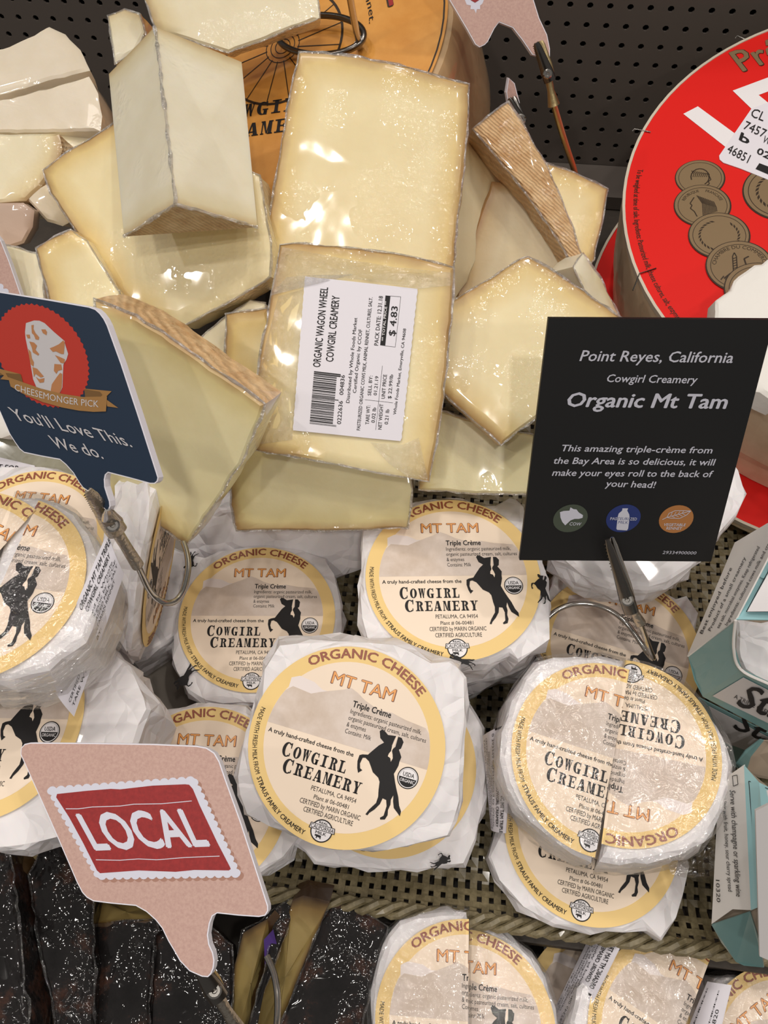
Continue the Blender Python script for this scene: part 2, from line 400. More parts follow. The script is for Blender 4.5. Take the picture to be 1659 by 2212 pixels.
# ---- flat print: 2-D art gathered per part, then laid on a surface
_tc = {}
def text2d(s, bold=0.0, shear=0.0, res=2):
    k = (s, bold, shear, res)
    if k in _tc: return _tc[k]
    cu = bpy.data.curves.new('t', 'FONT'); cu.body = s; cu.offset = bold; cu.shear = shear; cu.resolution_u = res
    ob = bpy.data.objects.new('t', cu); COL.objects.link(ob)
    me = bpy.data.meshes.new_from_object(ob.evaluated_get(bpy.context.evaluated_depsgraph_get()))
    V = [(v.co.x, v.co.y) for v in me.vertices]; Fc = [tuple(p.vertices) for p in me.polygons]
    bpy.data.objects.remove(ob); bpy.data.curves.remove(cu); bpy.data.meshes.remove(me)
    _tc[k] = (V, Fc); return V, Fc
CAPH = max(v[1] for v in text2d('H')[0])
class Art:
    def __init__(s): s.parts = {}
    def _p(s, part): return s.parts.setdefault(part, ([], [], [], []))
    def add(s, part, V, Fc, mat, h):
        pv, pf, pm, mats = s._p(part); o = len(pv)
        if mat not in mats: mats.append(mat)
        pv += [(a, b, h) for a, b in V]; pf += [tuple(i+o for i in f) for f in Fc]; pm += [mats.index(mat)]*len(Fc)
    def poly(s, part, P, mat, h): s.add(part, P, [tuple(range(len(P)))], mat, h)
    def line(s, part, P, w, mat, h):
        for a, b in zip(P, P[1:]):
            dx, dy = b[0]-a[0], b[1]-a[1]; L = math.hypot(dx, dy) or 1; nx, ny = -dy/L*w/2, dx/L*w/2
            s.add(part, [(a[0]+nx, a[1]+ny), (a[0]-nx, a[1]-ny), (b[0]-nx, b[1]-ny), (b[0]+nx, b[1]+ny)], [(0,1,2,3)], mat, h)
    def disc(s, part, c, r, mat, h, n=48, ry=None): s.poly(part, [(c[0]+r*math.cos(6.28318*i/n), c[1]+(ry or r)*math.sin(6.28318*i/n)) for i in range(n)], mat, h)
    def ring(s, part, c, r0, r1, mat, h, n=64):
        V = []
        for i in range(n):
            a = 6.28318*i/n; V += [(c[0]+r0*math.cos(a), c[1]+r0*math.sin(a)), (c[0]+r1*math.cos(a), c[1]+r1*math.sin(a))]
        s.add(part, V, [(2*i, 2*i+1, (2*i+3) % (2*n), (2*i+2) % (2*n)) for i in range(n)], mat, h)
    def text(s, part, t, x0, x1, y, cap, mat, h, bold=0, shear=0, warp=None, res=2):
        cp = [(0, 0)]
        if bold > 0: cp = [(-bold*.8, 0), (bold*.8, 0), (0, bold*.6), (0, -bold*.6)]
        V, Fc = text2d(t, 0, shear, res); a = min(v[0] for v in V); b = max(v[0] for v in V)
        if len(cp) > 1:
            V0, F0 = V, Fc; V = []; Fc = []
            lay = []
            for ci, (ox, oy) in enumerate(cp):
                lay += [ci*H1*.12]*len(V0); o = len(V); V += [(x+ox, y_+oy) for x, y_ in V0]; Fc += [tuple(i+o for i in f) for f in F0]
        sx = (x1-x0)/(b-a); sy = cap/CAPH
        W = [(x0+(v[0]-a)*sx, y+v[1]*sy) for v in V]
        if warp: W = [warp(*q) for q in W]
        s.add(part, W, Fc, mat, h)
        if len(cp) > 1:
            pv = s.parts[part][0]; k0 = len(pv)-len(W)
            for i_, q_ in enumerate(lay): pv[k0+i_] = (pv[k0+i_][0], pv[k0+i_][1], pv[k0+i_][2]+q_)
    def arc(s, part, t, a0, a1, r, cap, mat, h, bold=0, inward=False, c=(0,0), res=2):
        # a0..a1 degrees (ccw from +x), text runs from a0 to a1 with its baseline at r
        def wp(x, y):
            a = math.radians(a0+(a1-a0)*x); rr = r-y if inward else r+y
            return (c[0]+rr*math.cos(a), c[1]+rr*math.sin(a))
        s.text(part, t, 0, 1, 0, cap, mat, h, bold, 0, wp, res)
    def meshes(s, fn, names=None):
        out = {}
        for k, (V, Fc, mi, mats) in s.parts.items():
            me = bpy.data.meshes.new(k); me.from_pydata([fn(*v) for v in V], [], Fc)
            for m in mats: me.materials.append(m)
            me.polygons.foreach_set('material_index', mi); me.update(); out[k] = me
        return out
    def lay(s, fn, parent, order=None, under=None):
        """fn: (u, v, h) -> world point. First part named in `order` becomes the parent of the rest."""
        base = LOC[parent]; first = None; res = {}
        for k in (order or list(s.parts)):
            V, Fc, mi, mats = s.parts[k]
            me = bpy.data.meshes.new(k); me.from_pydata([fn(*v)-base for v in V], [], Fc)
            for m in mats: me.materials.append(m)
            me.polygons.foreach_set('material_index', mi); me.update()
            o = bpy.data.objects.new(k, me); COL.objects.link(o); o.parent = first if (first is not None and under) else parent
            LOC[o] = base; res[k] = o
            if first is None: first = o
        return res
def frame(pl, p0, px_, py_):
    """affine frame on a plane: (0,0)->p0, (1,0)->px_, (0,1)->py_ (pixels)"""
    O = pl.at(*p0); U = pl.at(*px_)-O; W = pl.at(*py_)-O
    return lambda u, v, h: O+U*u+W*v+pl.n*h
def pixfn(pl): return lambda x, y, h: pl.at(x, y, h)
H1 = .00010

# ---- western slab letters for the creamery name, each glyph in a 1 x 1 cell
def ell(cx, cy, rx, ry, a0, a1, n=14): return [(cx+rx*math.cos(math.radians(a0+(a1-a0)*i/n)), cy+ry*math.sin(math.radians(a0+(a1-a0)*i/n))) for i in range(n+1)]
def strip(o, i_): return [[o[k], o[k+1], i_[k+1], i_[k]] for k in range(len(o)-1)]
def box_(x0, y0, x1, y1): return [(x0,y0),(x1,y0),(x1,y1),(x0,y1)]
def stem(x0, x1): m = (x0+x1)/2; w = (x1-x0)/2; return [[(m-w,0),(m+w,0),(m+w*.72,.25),(m+w*.72,.75),(m+w,1),(m-w,1),(m-w*.72,.75),(m-w*.72,.25)]]
def serif(x0, x1): return [box_(x0,0,x1,.09), box_(x0,.91,x1,1)]
GL = {
 'I': stem(.3,.7)+serif(.12,.88),
 'L': stem(.14,.52)+[box_(0,.91,.66,1), box_(0,0,.96,.09), [(.8,0),(.96,0),(.96,.36),(.88,.36)]],
 'E': stem(.14,.5)+[box_(0,.91,.92,1), box_(0,0,.95,.09), [(.78,1),(.92,1),(.92,.7),(.86,.7)], [(.8,0),(.95,0),(.95,.32),(.88,.32)], box_(.4,.46,.74,.55), box_(.68,.38,.76,.64)],
 'O': strip(ell(.5,.5,.47,.5,0,360,28), ell(.5,.5,.16,.42,0,360,28)),
 'C': strip(ell(.52,.5,.49,.5,50,310,22), ell(.56,.5,.22,.42,50,310,22))+[[(.78,.97),(.92,1),(.92,.62),(.84,.62)], [(.78,.05),(.9,.12),(.9,.3),(.82,.3)]],
 'G': strip(ell(.5,.5,.48,.5,50,330,22), ell(.54,.5,.2,.42,50,330,22))+[box_(.62,0,.9,.42), box_(.52,.36,.98,.44), [(.76,.97),(.9,1),(.9,.64),(.82,.64)]],
 'R': stem(.12,.46)+[box_(0,0,.56,.09), box_(0,.91,.5,1)]+strip(ell(.45,.74,.45,.26,90,-90,12), ell(.45,.74,.14,.16,90,-90,12))+[[(.5,.5),(.74,.5),(.98,0),(.66,0)], box_(.62,0,1,.07)],
 'A': [[(.5,1),(.36,1),(.08,.05),(.18,.05)], [(.38,1),(.64,1),(.92,.05),(.56,.05)], box_(.2,.26,.7,.34), box_(0,0,.3,.08), box_(.46,0,1,.08)],
 'M': [box_(.08,0,.18,1), box_(.64,0,.92,1), [(.1,1),(.34,1),(.56,.06),(.46,.06)], [(.5,.06),(.58,.06),(.74,1),(.64,1)], box_(0,0,.28,.08), box_(.56,0,1,.08), box_(0,.92,.3,1), box_(.66,.92,1,1)],
 'Y': [[(.1,1),(.42,1),(.62,.46),(.36,.46)], [(.74,1),(.86,1),(.62,.46),(.54,.46)], box_(.34,0,.64,.5), box_(0,.92,.5,1), box_(.62,.92,1,1), box_(.22,0,.76,.08)],
 'W': [[(.04,1),(.3,1),(.42,.02),(.28,.02)], [(.28,.02),(.36,.02),(.56,1),(.46,1)], [(.42,1),(.66,1),(.78,.02),(.64,.02)], [(.64,.02),(.72,.02),(.94,1),(.86,1)], box_(0,.92,.36,1), box_(.76,.92,1,1)],
}
def slabtext(art, part, t, x0, x1, y, cap, mat, h, first=1.25):
    n = len(t)+.25; adv = (x1-x0)/n; x = x0
    for k, ch in enumerate(t):
        c = cap*(first if k == 0 else 1); wd = adv*(1.22 if k == 0 else 1)*.86
        yy = y-(c-cap)*.35
        for p in GL[ch]: art.poly(part, [(x+a*wd, yy+b*c) for a, b in p], mat, h)
        x += adv*(1.22 if k == 0 else 1)

# ---- the round label, radius 1
HORSE = [(968,575),(980,562),(1000,565),(1030,583),(1085,575),(1080,600),(1075,640),(1085,660),(1100,640),(1100,575),(1125,576),(1145,598),(1140,640),(1128,650),(1140,665),(1158,690),(1154,720),(1155,745),(1146,780),(1140,800),(1165,850),(1185,885),(1210,925),(1232,975),(1255,1005),(1256,1035),(1235,1020),(1202,998),(1185,960),(1176,925),(1168,955),(1174,985),(1168,1020),(1175,1050),(1165,1080),(1135,1088),(1130,1078),(1150,1060),(1152,1000),(1138,965),(1112,962),(1105,1000),(1080,1040),(1052,1070),(1045,1086),(1030,1084),(1045,1050),(1078,1000),(1080,960),(1070,920),(1062,872),(1045,850),(1000,828),(970,790),(955,772),(925,757),(907,762),(900,800),(910,828),(928,835),(905,858),(890,830),(879,790),(881,752),(900,742),(935,735),(960,700),(990,660),(1018,635),(985,615)]
HORSE = [((x-781)/673, -(y-725)/622) for x, y in HORSE]
def label_art():
    A = Art()
    A.disc('label', (0,0), 1, LY, 0, 96)
    A.disc('label', (0,0), .845, LW, H1*.6, 72)
    rg = [(-.83,.33),(-.8,.44),(-.72,.49),(-.6,.48),(-.45,.47),(-.3,.52),(-.12,.57),(.02,.53),(.1,.49),(.3,.45),(.5,.43),(.7,.40),(.76,.36)]
    a0 = math.atan2(.01, .84); rim = [(.843*math.cos(a0+(.44-a0)*i/8), .843*math.sin(a0+(.44-a0)*i/8)) for i in range(9)]
    liml = [(-x, y) for x, y in rim]
    A.poly('label', [(-.74,.40),(-.74,.5),(-.66,.54),(-.5,.52),(-.4,.47),(-.1,.47),(-.3,.3)], CLOUD, H1*1.0)
    A.poly('label', liml+[(-.70,.42),(-.6,.41),(-.5,.40),(-.42,.44),(-.3,.49),(-.2,.53),(-.12,.57),(-.04,.54),(.05,.49),(.2,.44),(.35,.45),(.5,.42),(.62,.41),(.72,.40)]+rim[::-1], MOUNT, H1*1.3)
    A.arc('title_lettering', 'ORGANIC CHEESE', 131.5, 50.5, .885, .092, BROWN, H1*2, .03)
    A.arc('title_lettering', 'ORGANIC CHEESE', 131.5, 50.5, .885, .092, REDBR, H1*2.6, 0)
    A.text('title_lettering', 'MT TAM', -.34, .33, .56, .122, BROWN, H1*2, .036)
    A.text('title_lettering', 'MT TAM', -.337, .327, .564, .117, ORANGE, H1*2.9, 0)
    L = 'fine_print'; h = H1*2
    A.text(L, 'Triple Crème', -.06, .345, .395, .062, INK, h, .03)
    A.text(L, 'Ingredients: organic pasteurized milk,', -.062, .69, .326, .045, INK, h)
    A.text(L, 'organic pasteurized cream, salt, cultures', -.064, .756, .26, .045, INK, h)
    A.text(L, '& enzymes', -.062, .14, .192, .045, INK, h)
    A.text(L, 'Contains: Milk', -.06, .215, .125, .045, INK, h)
    A.text(L, 'A truly hand-crafted cheese from the', -.81, .09, -.078, .042, INK, h, .02)
    A.text(L, 'PETALUMA, CA 94954', -.225, .245, -.505, .045, INK, h)
    A.text(L, 'Plant # 06-00481', -.175, .19, -.58, .042, INK, h)
    A.text(L, 'CERTIFIED by MARIN ORGANIC', -.3, .33, -.652, .048, INK, h)
    A.text(L, 'CERTIFIED AGRICULTURE', -.24, .275, -.724, .048, INK, h)
    A.arc(L, 'MADE WITH FRESH MILK FROM', 172, 213, .955, .046, INK, h, 0, True)
    A.arc(L, 'STRAUS FAMILY CREAMERY', 215, 260, .955, .046, INK, h, .018, True)
    slabtext(A, 'brand_lettering', 'COWGIRL', -.62, .075, -.26, .118, INK, h)
    slabtext(A, 'brand_lettering', 'CREAMERY', -.565, .275, -.415, .118, INK, h)
    A.poly('horse_emblem', HORSE, INK, H1*2.3)
    A.poly('horse_emblem', [((x-781)/673, -(y-725)/622) for x, y in [(1088,575),(1097,575),(1090,640),(1085,670),(1096,690),(1104,712),(1098,735),(1088,715),(1068,708),(1070,690),(1080,672),(1078,650)]], LW, H1*2.9)
    s = 'organic_seal'; c = (.68,-.12)
    A.disc(s, c, .108, INK, H1*2); A.disc(s, c, .098, WHITE, H1*2.4); A.disc(s, c, .09, INK, H1*2.7)
    A.poly(s, [(c[0]+.088*math.cos(math.radians(a)), c[1]+.088*math.sin(math.radians(a))) for a in range(0,181,12)], WHITE, H1*3.1)
    A.text(s, 'USDA', c[0]-.058, c[0]+.058, c[1]+.012, .04, INK, H1*3.5, .02); A.text(s, 'ORGANIC', c[0]-.074, c[0]+.074, c[1]-.045, .032, WHITE, H1*3.5, .015)
    s = 'milk_seal'; c = (-.005,-.855)
    A.disc(s, c, .112, INK, H1*2); A.disc(s, c, .1, WHITE, H1*2.4)
    A.poly(s, [(c[0]-.135,c[1]+.0),(c[0]+.135,c[1]+.0),(c[0]+.125,c[1]+.058),(c[0]-.125,c[1]+.058)], INK, H1*2.8)
    A.poly(s, [(c[0]-.125,c[1]+.006),(c[0]+.125,c[1]+.006),(c[0]+.118,c[1]+.052),(c[0]-.118,c[1]+.052)], WHITE, H1*3.1)
    A.text(s, 'CALIFORNIA', c[0]-.118, c[0]+.118, c[1]+.01, .038, INK, H1*3.5, .015)
    A.text(s, 'REAL', c[0]-.045, c[0]+.045, c[1]+.066, .022, INK, H1*3.5, .02); A.text(s, 'MILK', c[0]-.055, c[0]+.055, c[1]-.036, .028, INK, H1*3.5, .02)
    A.poly(s, [(c[0]+x*.01, c[1]+y*.01) for x, y in [(-5.5,-4.8),(-4.5,-4.2),(0,-4.4),(1,-4.6),(1.2,-7.8),(.2,-7.8),(0,-6.6),(-2.6,-6.4),(-2.8,-8),(-3.6,-8),(-3.8,-6),(-5.5,-5.8)]], INK, H1*3.5)
    return A
LBL = label_art()
R0 = .0405
LM = LBL.meshes(lambda u, v, h: Vector((u*R0, v*R0, h)))
ORDER = ['label','title_lettering','fine_print','brand_lettering','horse_emblem','organic_seal','milk_seal']
def cutmesh(me, u, keep_less=True):
    bm = bmesh.new(); bm.from_mesh(me)
    bmesh.ops.bisect_plane(bm, geom=bm.verts[:]+bm.edges[:]+bm.faces[:], plane_co=(u*R0,0,0), plane_no=(1,0,0), clear_outer=keep_less, clear_inner=not keep_less)
    m = bpy.data.meshes.new(me.name+'_half'); bm.to_mesh(m); bm.free()
    for q in me.materials: m.materials.append(q)
    return m
_cut = {}
def halfset(u, less):
    k = (u, less)
    if k not in _cut: _cut[k] = {n: cutmesh(m, u, less) for n, m in LM.items()}
    return _cut[k]
def lframe(cx, cy, z, pitch, roll, rot, lift=0):
    pl = Pl((cx, cy), z, pitch, roll); n = pl.n
    ux = (Vector((1,0,0))-n*n.x).normalized(); uy = n.cross(ux); t = math.radians(rot)
    u = ux*math.cos(t)-uy*math.sin(t); v = uy*math.cos(t)+ux*math.sin(t); c = pl.p+n*lift
    return Matrix(((u.x,v.x,n.x,c.x),(u.y,v.y,n.y,c.y),(u.z,v.z,n.z,c.z),(0,0,0,1))), pl
def place_label(root, M, meshes=None, names=ORDER):
    meshes = meshes or LM; base = LOC[root]; first = None
    for k in names:
        if not len(meshes[k].polygons): continue
        o = bpy.data.objects.new(k, meshes[k]); COL.objects.link(o)
        if first is None:
            o.parent = root; o.matrix_basis = Matrix.Translation(-base) @ M; first = o
        else: o.parent = first
        LOC[o] = base
    return first
def paper_body(root, top, pl, cen, thick, name='wrapper', mat=None, seed=1, flare=.0, low=.9, film_=False, topdrop=.0006):
    """crumpled paper or film round the cheese: top outline (3-D, ccw), flat lid, folded sides"""
    rnd = random.Random(seed); n = pl.n; Q, src = resample(top, .0062); N = len(Q)
    V = []; Fc = []
    lr = R0*1.0
    def ring(fn):
        i0 = len(V)
        for q in Q: V.append(fn(q))
        return list(range(i0, i0+N))
    def flat(q): d = q-cen; return d-n*d.dot(n)
    pr = ring(lambda q: cen+flat(q).normalized()*min(lr*.98, flat(q).length*.9)-n*.0)
    rr = [pr, ring(lambda q: cen+flat(q).normalized()*min(lr*1.03, flat(q).length*.95)-n*topdrop)]
    prof = [(.985,.0022,.0004),(1.0,.0045,.0012),(1.0,.28,.0022),(.975+flare,.55,.0028),(.95+flare,.8,.0026),(low,.97,.0015),(low*.9,1,.0005)]
    for f, d, j in prof:
        dd = d if d < .01 else d*thick
        rr.append(ring(lambda q: cen+flat(q)*f - n*(dd+rnd.uniform(-j,j)*.8) + flat(q).normalized()*rnd.uniform(-j,j)))
    for a, b in zip(rr, rr[1:]):
        for i in range(N):
            j = (i+1) % N
            if rnd.random() < .5: Fc += [(a[i], a[j], b[j]), (a[i], b[j], b[i])]
            else: Fc += [(a[i], a[j], b[i]), (a[j], b[j], b[i])]
    # lid and base
    Fc.append(tuple(rr[0])); Fc.append(tuple(rr[-1][::-1]))
    Fc = [f[::-1] for f in Fc] if False else Fc
    zm = 1.0665 if cen.y > .045 else 1.002
    V = [Vector((v.x, v.y, max(v.z, zm))) for v in V]
    return mk(name, V, Fc, mat or PAPER, root)
def ccw(P, n):
    c = sum(P, Vector())/len(P)
    return P if sum((P[i]-c).cross(P[(i+1) % len(P)]-c).dot(n) for i in range(len(P))) > 0 else P[::-1]
def default_outline(M, seed, r=1.13):
    rnd = random.Random(seed); out = []; k = 18
    for i in range(k):
        a = 2*math.pi*i/k; q = R0*r*(1+rnd.uniform(-.03,.07)); out.append(M @ Vector((q*math.cos(a), q*math.sin(a), -.0008)))
    return out
def horse_print(root, M, u, v, sc, rot):
    """small rearing horse printed on the wrapper; u, v in label radii"""
    t = math.radians(rot); c, s_ = math.cos(t), math.sin(t)
    P = [M @ Vector(((u+(x-.4)*sc*c-(y+.15)*sc*s_)*R0, (v+(x-.4)*sc*s_+(y+.15)*sc*c)*R0, .0003)) for x, y in HORSE]
    mk('printed_horse', P, [tuple(range(len(P)))], INK, root)
GR = 'paper-wrapped rounds of soft cheese'
def cheese_round(label, pose, thick=.042, outline=None, seed=1, wrapfilm=False, labelled=True, group=GR, low=.92, horses=(), flare=0, mat=None, name='cheese_round'):
    M, pl = lframe(*pose, lift=0); cen = pl.p - pl.n*.0009
    root = thing(name, label, 'cheese', pl.p-pl.n*thick, group)
    if outline:
        q = Pl((0,0), 1); q.p = cen; q.n = pl.n; top = [q.at(*a) for a in outline]
    else: top = default_outline(M, seed)
    top = ccw(top, pl.n)
    tc_ = cen
    if outline and not labelled: tc_ = sum(top, Vector())/len(top)
    paper_body(root, top, pl, tc_, thick, seed=seed, low=low, flare=flare, mat=mat)
    if labelled: place_label(root, M)
    for hp in horses: horse_print(root, M, *hp)
    if wrapfilm: film_shell(root, top, pl, tc_, thick, seed)
    return root, M, pl
def film_shell(root, top, pl, cen, thick, seed=3, grow=.0016, side=True):
    n = pl.n; rnd = random.Random(seed*7+1); Q, _ = resample(top, .004); N = len(Q); V = []; Fc = []; mi = []
    def flat(q): d = q-cen; return d-n*d.dot(n)
    prof = [(.25,.0011,0),(.5,.0012,0),(.75,.0013,0),(.9,.0012,0),(.985,-.0002,0),(1.012,-.0035,0),(1.02,-.25,1),(1.01,-.5,1),(1.0,-.75,1),(.96,-.97,1)]
    rings = []
    for f, h, sd in prof:
        i0 = len(V)
        for q in Q:
            hh = h if not sd else h*thick
            p = cen+flat(q)*f+n*(hh+.0009)
            p = p + flat(q).normalized()*(grow if f > .98 else 0) + (flat(q).normalized() if sd else n)*noise.noise(p*(220 if sd else 90))*(.0012 if sd else .0004)
            V.append(p)
        rings.append(range(i0, i0+N))
    for a, b, pf in zip(rings, rings[1:], prof[1:]):
        for i in range(N):
            j = (i+1) % N; Fc.append((a[i], b[i], b[j], a[j])); mi.append(pf[2])
    V.append(cen+n*.002); c = len(V)-1
    for i in range(N): Fc.append((rings[0][i], rings[0][(i+1) % N], c)); mi.append(0)
    return mk('plastic_film', V, Fc, [FILM, FILM_SIDE], root, mi=mi, smooth=True)

# =================================================================== setting
def struct(name, V, Fc, m, **k):
    o = mk(name, V, Fc, m, None, **k); o['kind'] = 'structure'; return o
def boxg(x0, y0, z0, x1, y1, z1):
    V = [Vector((x, y, z)) for z in (z0, z1) for y in (y0, y1) for x in (x0, x1)]
    return V, [(0,2,3,1), (4,5,7,6), (0,1,5,4), (2,6,7,3), (0,4,6,2), (1,3,7,5)]
YB = .55; PITCH = .0127
def backpanel():
    h0 = ray(1275, 12); h0 = h0*(YB/h0.y)+CAM        # one hole measured in the photograph
    V = []; Fc = []; r = .0021
    for i in range(-46, 34):
        for j in range(-9, 22):
            cx, cz = h0.x+i*PITCH, h0.z+j*PITCH; o = len(V); d = PITCH/2
            for k in range(8):
                a = math.pi/8+k*math.pi/4; V.append((cx+r*math.cos(a), YB, cz+r*math.sin(a)))
            for k in range(8):
                a = math.pi/8+k*math.pi/4; V.append((cx+r*math.cos(a), YB+.0014, cz+r*math.sin(a)))
            V += [(cx+d, YB, cz), (cx+d, YB, cz+d), (cx, YB, cz+d), (cx-d, YB, cz+d), (cx-d, YB, cz), (cx-d, YB, cz-d), (cx, YB, cz-d), (cx+d, YB, cz-d)]
            for k in range(8):
                k2 = (k+1) % 8
                Fc.append((o+k, o+k2, o+8+k2, o+8+k))
                Fc.append((o+16+(k+1) % 8, o+k2, o+k) if False else (o+k, o+16+k2 if False else o+16+(k+1) % 8, o+k2))
                Fc.append((o+k, o+16+k, o+16+(k+1) % 8))
    return V, Fc
struct('wall_back', *backpanel(), PANEL)
struct('hole_shade_sheet', *boxg(-.75, YB+.006, .9, .6, YB+.016, 1.5), DARK)  # near-black sheet painted as the shade seen through the holes
struct('trim_1', *boxg(-.75, YB-.035, 1.055, .6, YB-.0005, 1.066), PANEL)
struct('floor', *boxg(-.75, .015, 1.02, .7, YB-.0005, 1.054), DECK)
struct('floor_lower', *boxg(-.75, -.35, .985, .7, .04, 1.0), DECK)

# =================================================================== wicker tray
ZT = 1.063
def onz(px, py, z): r = ray(px, py); return CAM+r*((z-1.5)/r.z)
T0, T1 = onz(622, 1858, ZT), onz(1512, 1968, ZT)
tu = (T1-T0).normalized(); tv = Vector((-tu.y, tu.x, 0))
def TP(a, b, h): return T0+tu*a+tv*b+Vector((0,0,h))
tray = thing('wicker_tray', 'woven olive-brown wicker tray under the paper-wrapped round cheeses', 'tray', TP(.15, .12, -.002))
WP = .0057
def ribbon(pts, side, w, th):
    V = []; Fc = []
    for p, up in pts: V += [p-side*w/2-up*th/2, p+side*w/2-up*th/2, p+side*w/2+up*th/2, p-side*w/2+up*th/2]
    for i in range(len(pts)-1):
        a = i*4
        for k in range(4): Fc.append((a+k, a+(k+1) % 4, a+4+(k+1) % 4, a+4+k))
    Fc += [(0,3,2,1), tuple(len(V)-4+k for k in range(4))]
    return V, Fc
UA, UB = -.16, .34
nu = int((UB-UA)/WP); nv = 50
Z3 = Vector((0,0,1))
for i in range(nu):                      # strands running away from the front edge, bent up over the front lip
    a = UA+i*WP; pts = []
    s = 1 if i % 2 else -1
    for j in range(nv*2, -1, -1):
        b = j*WP/2; pts.append((TP(a, b, s*.0007*(1 if (j//2) % 2 else -1)*(1 if j % 2 == 0 else 0)), Z3))
    for k in range(1, 7):
        pts.append((TP(a, -.0026*k, .0016*k), (Z3+tv*.7).normalized()))
    V, Fc = ribbon(pts, tu, .0034, .0008); mk('wicker_strand', V, Fc, WICK, tray)
for j in range(nv):                      # cross strands
    b = (j+.5)*WP*1.0; pts = []
    for i in range(nu*2+1):
        a = UA-WP*.5+i*WP/2; s = 1 if (i//2+j) % 2 else -1
        pts.append((TP(a, b, .0008*s*(1 if i % 2 == 0 else 0)), Z3))
    V, Fc = ribbon(pts, tv, .0032, .0008); mk('wicker_strand', V, Fc, WICK, tray)
for k, (b, h) in enumerate([(-.0045, .0030), (-.0098, .0062)]):
    pts = [(TP(UA+i*WP/2, b, h+.0009*(1 if (i//2+k) % 2 else -1)), (Z3+tv*.7).normalized()) for i in range(nu*2)]
    V, Fc = ribbon(pts, (tv*1-Z3*.6).normalized(), .0028, .0008); mk('wicker_strand', V, Fc, WICK, tray)
for k in range(3):                       # braided rim
    pts = [TP(UA+i*.0035, -.0165+.0026*math.sin(i*.9+k*2.1), .0098+.0022*math.cos(i*.9+k*2.1)) for i in range(int((UB-UA)/.0035))]
    V, Fc = tube(pts, .0019, 6); mk('rim_braid', V, Fc, WICK, tray)
V, Fc = boxg(0,0,0,1,1,1)
V = [TP(-.155+v.x*.115, .03+v.y*.2, .0022+v.z*.0012) for v in V]
mk('tray_liner', V, Fc, LINER, tray)

# =================================================================== whole wheel behind
WHP = Pl((612, 102), .45, 18, -16)
n = WHP.n; ux = (Vector((1,0,0))-n*n.x).normalized(); uy = n.cross(ux)
wheel = thing('whole_cheese', 'large whole cheese wheel with an orange printed label, at the back under the wedges', 'cheese', WHP.p-n*.085)
RW = .0985
prof = [(0,.0),(.9,.0),(.965,-.001),(.99,-.005),(1.0,-.012),(1.008,-.03),(1.008,-.055),(1.0,-.072),(.985,-.08),(.94,-.085),(0,-.085)]
V = []; Fc = []; NS = 72
for f, h in prof:
    for k in range(NS):
        a = 6.28318*k/NS; V.append(WHP.p+(ux*math.cos(a)+uy*math.sin(a))*RW*f*(1+.006*noise.noise(Vector((math.cos(a)*3, math.sin(a)*3, h*40))))+n*h)
for i in range(len(prof)-1):
    for k in range(NS): k2 = (k+1) % NS; Fc.append((i*NS+k, (i+1)*NS+k, (i+1)*NS+k2, i*NS+k2))
mk('wheel_body', V, Fc, paste('shaded_wheel_skin', (196,166,126), (176,142,100), (150,112,70), strength=.3), wheel, smooth=True, attr=[.35]*len(V))  # skin colour browned to carry the shadow on the wheel's side
A = Art()
RL = .0925
A.disc('wheel_label', (0,0), 1, ORWH, 0, 96); A.ring('wheel_label', (0,0), .975, .985, COIND, H1)
for k in range(16):
    a = 6.28318*k/16+.2; A.line('wagon_print', [(.1*math.cos(a), .1*math.sin(a)), (.37*math.cos(a+.05), .37*math.sin(a+.05))], .006, COIND, H1*2)
for rr in (.05, .08, .11): A.ring('wagon_print', (0,0), rr-.005, rr, COIND, H1*2, 32)
A.ring('wagon_print', (0,0), .37, .385, COIND, H1*2)
slabtext(A, 'brand_lettering', 'COWGIRL', -.40, .25, -.44, .085, INK, H1*3, 1.0)
slabtext(A, 'brand_lettering', 'CREAMERY', -.45, .30, -.57, .085, INK, H1*3, 1.0)
A.arc('title_lettering', 'WAGON WHEEL', 150, 12, .66, .2, COIND, H1*3, .03); A.arc('title_lettering', 'WAGON WHEEL', 150, 12, .665, .19, REDP, H1*4)
A.arc('title_lettering', 'handcrafted organic cheese', 130, 25, .60, .04, INK, H1*3)
A.arc('title_lettering', 'made with vegetarian rennet.', 128, 5, .54, .035, INK, H1*3)
A.lay(lambda u, v, h: WHP.p+(ux*u+uy*v)*RL+n*(h+.0006), wheel, None, True)

# =================================================================== wedge pile
GW = 'film-wrapped wedges of pale aged cheese'
def W(name, label, out, fl, ref, z, pitch, roll, thick, **k):
    pl = Pl(ref, z, pitch, roll); k.setdefault('group', GW)
    return (slab(name, label, out, fl, pl, thick, **k)[0], pl)
wn = 'cheese_wedge'
# far left: fresh white cheese pieces
GF = 'pale cheese pieces stacked at far left'
W('white_cheese_piece', 'white cheese wedge, topmost of the far-left stack against the back panel', [(-70,112),(0,105),(60,78),(105,56),(140,72),(172,105),(192,150),(100,172),(0,200),(-70,212)], 'c', (60,150), .452, 14, 0, .016, mat=FRESH, group=GF, edgefilm=False)
W('white_cheese_piece', 'rounded white cheese slice directly under the topmost far-left wedge', [(-70,226),(0,214),(100,190),(192,164),(210,200),(218,250),(215,280),(100,283),(0,285),(-70,285)], 'c', (60,250), .448, 24, 0, .030, mat=FRESH, group=GF, edgefilm=False)
W('white_cheese_piece', 'cream-coloured cheese piece at left edge, beneath the two white slices', [(-70,288),(0,288),(126,288),(132,320),(118,360),(85,405),(55,432),(0,436),(-70,440)], 'ccrrrrcccc'[:10], (40,360), .437, 30, 0, .028, mat=PASTE_PALE, rmat=RIND_TAN, group=GF, edgefilm=False)
